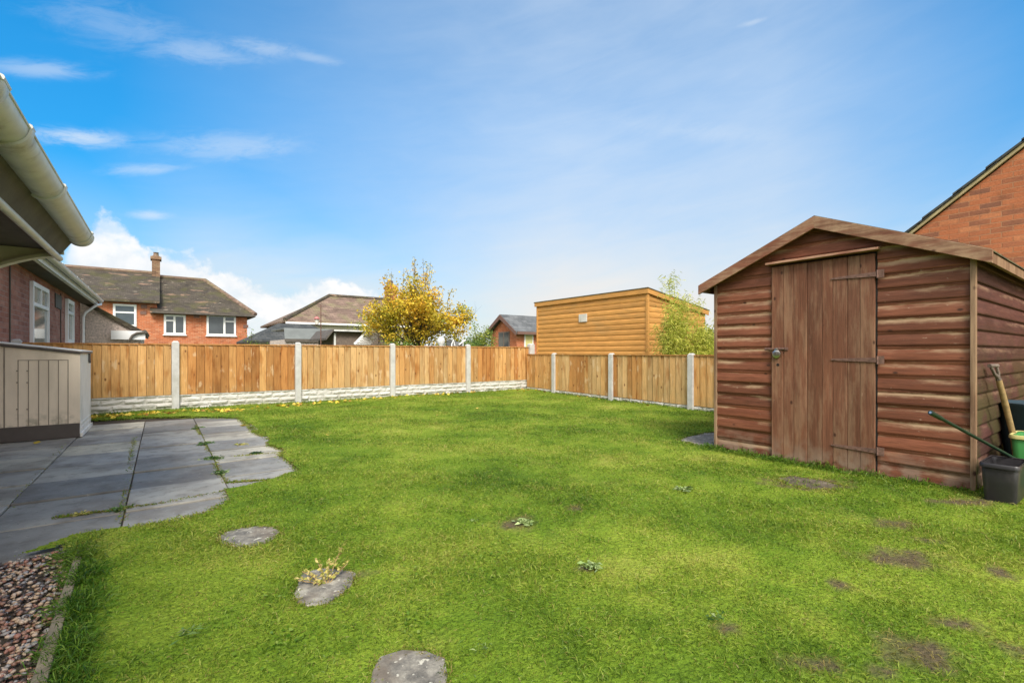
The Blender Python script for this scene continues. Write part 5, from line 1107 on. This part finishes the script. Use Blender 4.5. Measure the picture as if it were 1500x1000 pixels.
def bamboo(px, d, hgt, rad, nc, label):
    r = ray(px); x, y = r[0]*d, r[1]*d; o = thing('bamboo', label, 'bamboo', (x, y, 0), 'bamboo clumps behind the side fence'); b = MB(); pts = []
    for i in range(nc):
        a = random.uniform(0, 6.28); q = random.random()**.7*rad; hx, hy = x+q*math.cos(a), y+q*math.sin(a); h = hgt*random.uniform(.55, .86)*(1.1-.4*q/rad)
        if i < 3: h = hgt*random.uniform(.92, 1.0)
        lx, ly = random.gauss(0, .10), random.gauss(0, .10); P_ = [(hx, hy, 0), (hx+lx*.2, hy+ly*.2, h*.5), (hx+lx*.6, hy+ly*.6, h*.8), (hx+lx*1.4, hy+ly*1.4, h)]; b.tube(P_, [.008, .007, .005, .002], 5, caps=False)
        for k in range(46):
            t = random.uniform(.30, 1.0); w = .09*(1.15-t*.6); cx_ = hx+lx*1.4*t*t; cy_ = hy+ly*1.4*t*t; pts.append((cx_+random.gauss(0, w), cy_+random.gauss(0, w), h*t+random.gauss(0, .03)))
    build('cane', b, M['leaf_b'], o); P = np.array(pts*9)+rng.normal(0, .055, (len(pts)*9, 3)); m = len(P); dd = rdir(m, -.7, .5)
    V, Fq, T = blades(P, dd, rng.uniform(.06, .12, m), rng.uniform(.010, .018, m), .5, np.stack([rng.uniform(0, 1, m), rng.uniform(0, 1, m), np.zeros(m)], 1)); np_mesh('foliage', V, Fq, T, M['leaf_b'], o)
bamboo(989, 9.7, 2.68, .21, 34, 'taller yellow green bamboo clump in front of the garden room corner')
bamboo(1024, 9.7, 2.10, .20, 28, 'shorter yellow green bamboo clump at the right end of the garden room')

# ================================================================ SKY, SUN, CAMERA
SUN_AZ = R(207); SUN_EL = R(46)                                 # azimuth clockwise from +Y (behind the camera)
w = bpy.data.worlds.new('World'); scene.world = w; w.use_nodes = True; t = NT(w.node_tree)
for n_ in list(t.n): t.n.remove(n_)
sky = t.node('ShaderNodeTexSky', sky_type='NISHITA', sun_disc=False, sun_elevation=SUN_EL, sun_rotation=SUN_AZ, altitude=50, air_density=1.0, dust_density=.6, ozone_density=2.0)
dirv = t.node('ShaderNodeTexCoord').outputs['Generated']; s = t.sep(dirv)
hyp = t.math('SQRT', t.math('ADD', t.math('MULTIPLY', s[0], s[0]), t.math('MULTIPLY', s[1], s[1])))
el = t.math('ARCTAN2', s[2], hyp); az = t.math('SUBTRACT', t.math('ARCTAN2', s[0], s[1]), YAW)      # azimuth measured from the garden's far corner
azd = t.math('MULTIPLY', az, 57.2958); eld = t.math('MULTIPLY', el, 57.2958)
base = t.mix(1.0, sky.outputs[0], (.02, 1.38, 1.98), 'MULTIPLY')
base = t.mix(1.0, base, t.ramp(t.math('DIVIDE', eld, 40.0), [(0, .62), (.62, .98), (1, 1.04)]), 'MULTIPLY')
q = t.comb(t.math('MULTIPLY', azd, .045), t.math('MULTIPLY', eld, .11), 0.0)
n1 = t.noise(q, 1.1, 6, .55, .4); n2 = t.noise(t.comb(t.math('ADD', t.math('MULTIPLY', azd, .05), t.math('MULTIPLY', eld, .10)), t.math('SUBTRACT', t.math('MULTIPLY', eld, .30), t.math('MULTIPLY', azd, .06)), 3.0), 1.4, 7, .6, .5)
hor = t.ramp(t.math('DIVIDE', eld, 60.0), [(0, 1.0), (.10, .86), (.25, .50), (.45, .26), (.8, .12)])
azr = t.ramp(t.math('DIVIDE', t.math('ADD', azd, 60.0), 120.0), [(0, .02), (.17, .04), (.38, .60), (.55, 1.0), (.74, .90), (.85, .42), (.93, .05)])
veil = t.math('MULTIPLY', t.math('ADD', t.math('MULTIPLY', n1, .5), t.math('MULTIPLY', n2, .35)), azr)
fac = t.math('ADD', t.math('MULTIPLY', hor, t.math('ADD', t.math('MULTIPLY', azr, .85), .05)), t.math('MULTIPLY', veil, .62), clamp=True)
low = t.math('MULTIPLY', t.ramp(t.math('DIVIDE', eld, 30.0), [(0, .97), (.25, .80), (.48, .34), (.8, 0)]), t.sstep(azd, -47, -31))
fac = t.math('MAXIMUM', fac, t.math('MULTIPLY', t.sstep(eld, 20, 7), .42))
fac = t.math('MAXIMUM', fac, t.math('MULTIPLY', low, t.math('ADD', .72, t.math('MULTIPLY', n2, .45)), clamp=True))
VE = t.mix(t.sstep(eld, 6, 30), (7.35, 7.2, 7.0), (6.9, 7.6, 8.3))
col = t.mix(t.math('MULTIPLY', fac, .97), base, VE)
# individual wisps and the cumulus bank low on the left
nz = t.noise(t.comb(t.math('MULTIPLY', azd, .17), t.math('MULTIPLY', t.math('SUBTRACT', eld, t.math('MULTIPLY', azd, .22)), .55), 1.0), 1.6, 10, .68, .5)
def pxang(px, py):
    u = (px-CX)/F; return math.degrees(math.atan(u)), math.degrees(math.atan(((CY-py)/F)/math.sqrt(1+u*u)))
tot = None
for px, py, ra, re, amt, tilt in [(115, 202, 4.4, 1.0, .72, .17), (60, 102, 5.0, .9, .42, .28), (215, 248, 4.6, .7, .42, .26), (340, 215, 9.0, 1.8, .38, .18), (290, 76, 8, 1.5, .34, .18), (385, 70, 6, 1.0, .36, .10), (180, 40, 8, 2.4, .24, .1), (460, 85, 4, .6, .3, .0),
                                  (1103, 33, 1.8, .30, .34, 0), (220, 315, 2.4, .6, .60, .12), (1000, 190, 14, 1.4, .20, -.22)]:
    a0, e0_ = pxang(px, py); da = t.math('SUBTRACT', azd, a0); de = t.math('SUBTRACT', t.math('SUBTRACT', eld, e0_), t.math('MULTIPLY', da, tilt))
    rr = t.math('ADD', t.math('POWER', t.math('ABSOLUTE', t.math('DIVIDE', da, ra)), 2.0), t.math('POWER', t.math('ABSOLUTE', t.math('DIVIDE', de, re)), 2.0))
    env = t.sstep(t.math('SQRT', rr), 1.35, .0); m = t.math('MULTIPLY', env, t.sstep(t.math('ADD', nz, t.math('MULTIPLY', env, .30)), .46, .86)); m = t.math('MULTIPLY', m, amt*.95, clamp=True)
    tot = m if tot is None else t.math('MAXIMUM', tot, m)
col = t.mix(tot, col, (6.6, 7.3, 8.0))
pn = t.noise(t.comb(t.math('MULTIPLY', azd, .30), t.math('MULTIPLY', eld, .34), 7.0), 1.0, 8, .58, .25)
def curve(v, pts):   # height of the bank's top as a function of azimuth
    lo, hi = pts[0][0], pts[-1][0]; return t.ramp(t.math('DIVIDE', t.math('SUBTRACT', v, lo), hi-lo), [((a-lo)/(hi-lo), h/20.0) for a, h in pts])
top_pts = [pxang(60, 420), pxang(112, 345), pxang(150, 305), pxang(190, 335), pxang(215, 362), pxang(250, 372), pxang(330, 395), pxang(420, 432), pxang(480, 408), pxang(560, 425), pxang(660, 470), pxang(740, 512)]
topc = t.math('MULTIPLY', curve(azd, top_pts), 20.0)
dd = t.math('ADD', t.math('SUBTRACT', topc, eld), t.math('MULTIPLY', t.math('SUBTRACT', pn, .5), 7.0))
bank = t.sstep(dd, -.2, 1.0)
inside = t.math('MULTIPLY', t.sstep(azd, pxang(70, 0)[0], pxang(120, 0)[0]), t.sstep(azd, pxang(760, 0)[0], pxang(560, 0)[0]))
hole = t.sstep(t.noise(t.comb(t.math('MULTIPLY', azd, .22), t.math('MULTIPLY', eld, .30), 2.0), 1.0, 5, .55), .62, .46)
bankc = t.mix(t.sstep(pn, .35, .65), (7.2, 7.6, 8.0), (8.7, 8.6, 8.5))
col = t.mix(t.math('MULTIPLY', t.math('MULTIPLY', bank, inside), t.math('ADD', .55, t.math('MULTIPLY', hole, .42))), col, bankc)
back = t.math('MULTIPLY', t.sstep(t.math('ABSOLUTE', azd), 72, 115), t.sstep(eld, -2, 12))  # unseen bright cloud added behind the camera to light fence and shed fronts
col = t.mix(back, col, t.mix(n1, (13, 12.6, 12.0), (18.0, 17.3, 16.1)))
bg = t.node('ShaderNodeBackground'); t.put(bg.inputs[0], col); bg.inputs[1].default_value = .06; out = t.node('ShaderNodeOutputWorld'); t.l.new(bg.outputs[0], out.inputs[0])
sl_ = bpy.data.lights.new('sun', 'SUN'); sl_.energy = 2.3; sl_.angle = R(20); sl_.color = (1, .955, .88); so = bpy.data.objects.new('sun', sl_); COL.objects.link(so)
sdir = Vector((math.sin(SUN_AZ)*math.cos(SUN_EL), math.cos(SUN_AZ)*math.cos(SUN_EL), math.sin(SUN_EL))); so.rotation_euler = sdir.to_track_quat('Z', 'Y').to_euler(); so.location = (0, 0, 20)
cam = bpy.data.cameras.new('camera'); co = bpy.data.objects.new('camera', cam); COL.objects.link(co); co.location = (0, 0, H); co.rotation_euler = (R(90), 0, -YAW)
cam.sensor_width = 36; cam.lens = 36*F/1500; cam.shift_y = (CY-500)/1500; cam.clip_end = 2000; cam.clip_start = .05; scene.camera = co
vs = scene.view_settings; vs.view_transform = 'Standard'; vs.look = 'None'; vs.exposure = 1.0; vs.gamma = 1
scene.cycles.use_denoising = True; scene.cycles.max_bounces = 6; scene.cycles.sample_clamp_indirect = 6
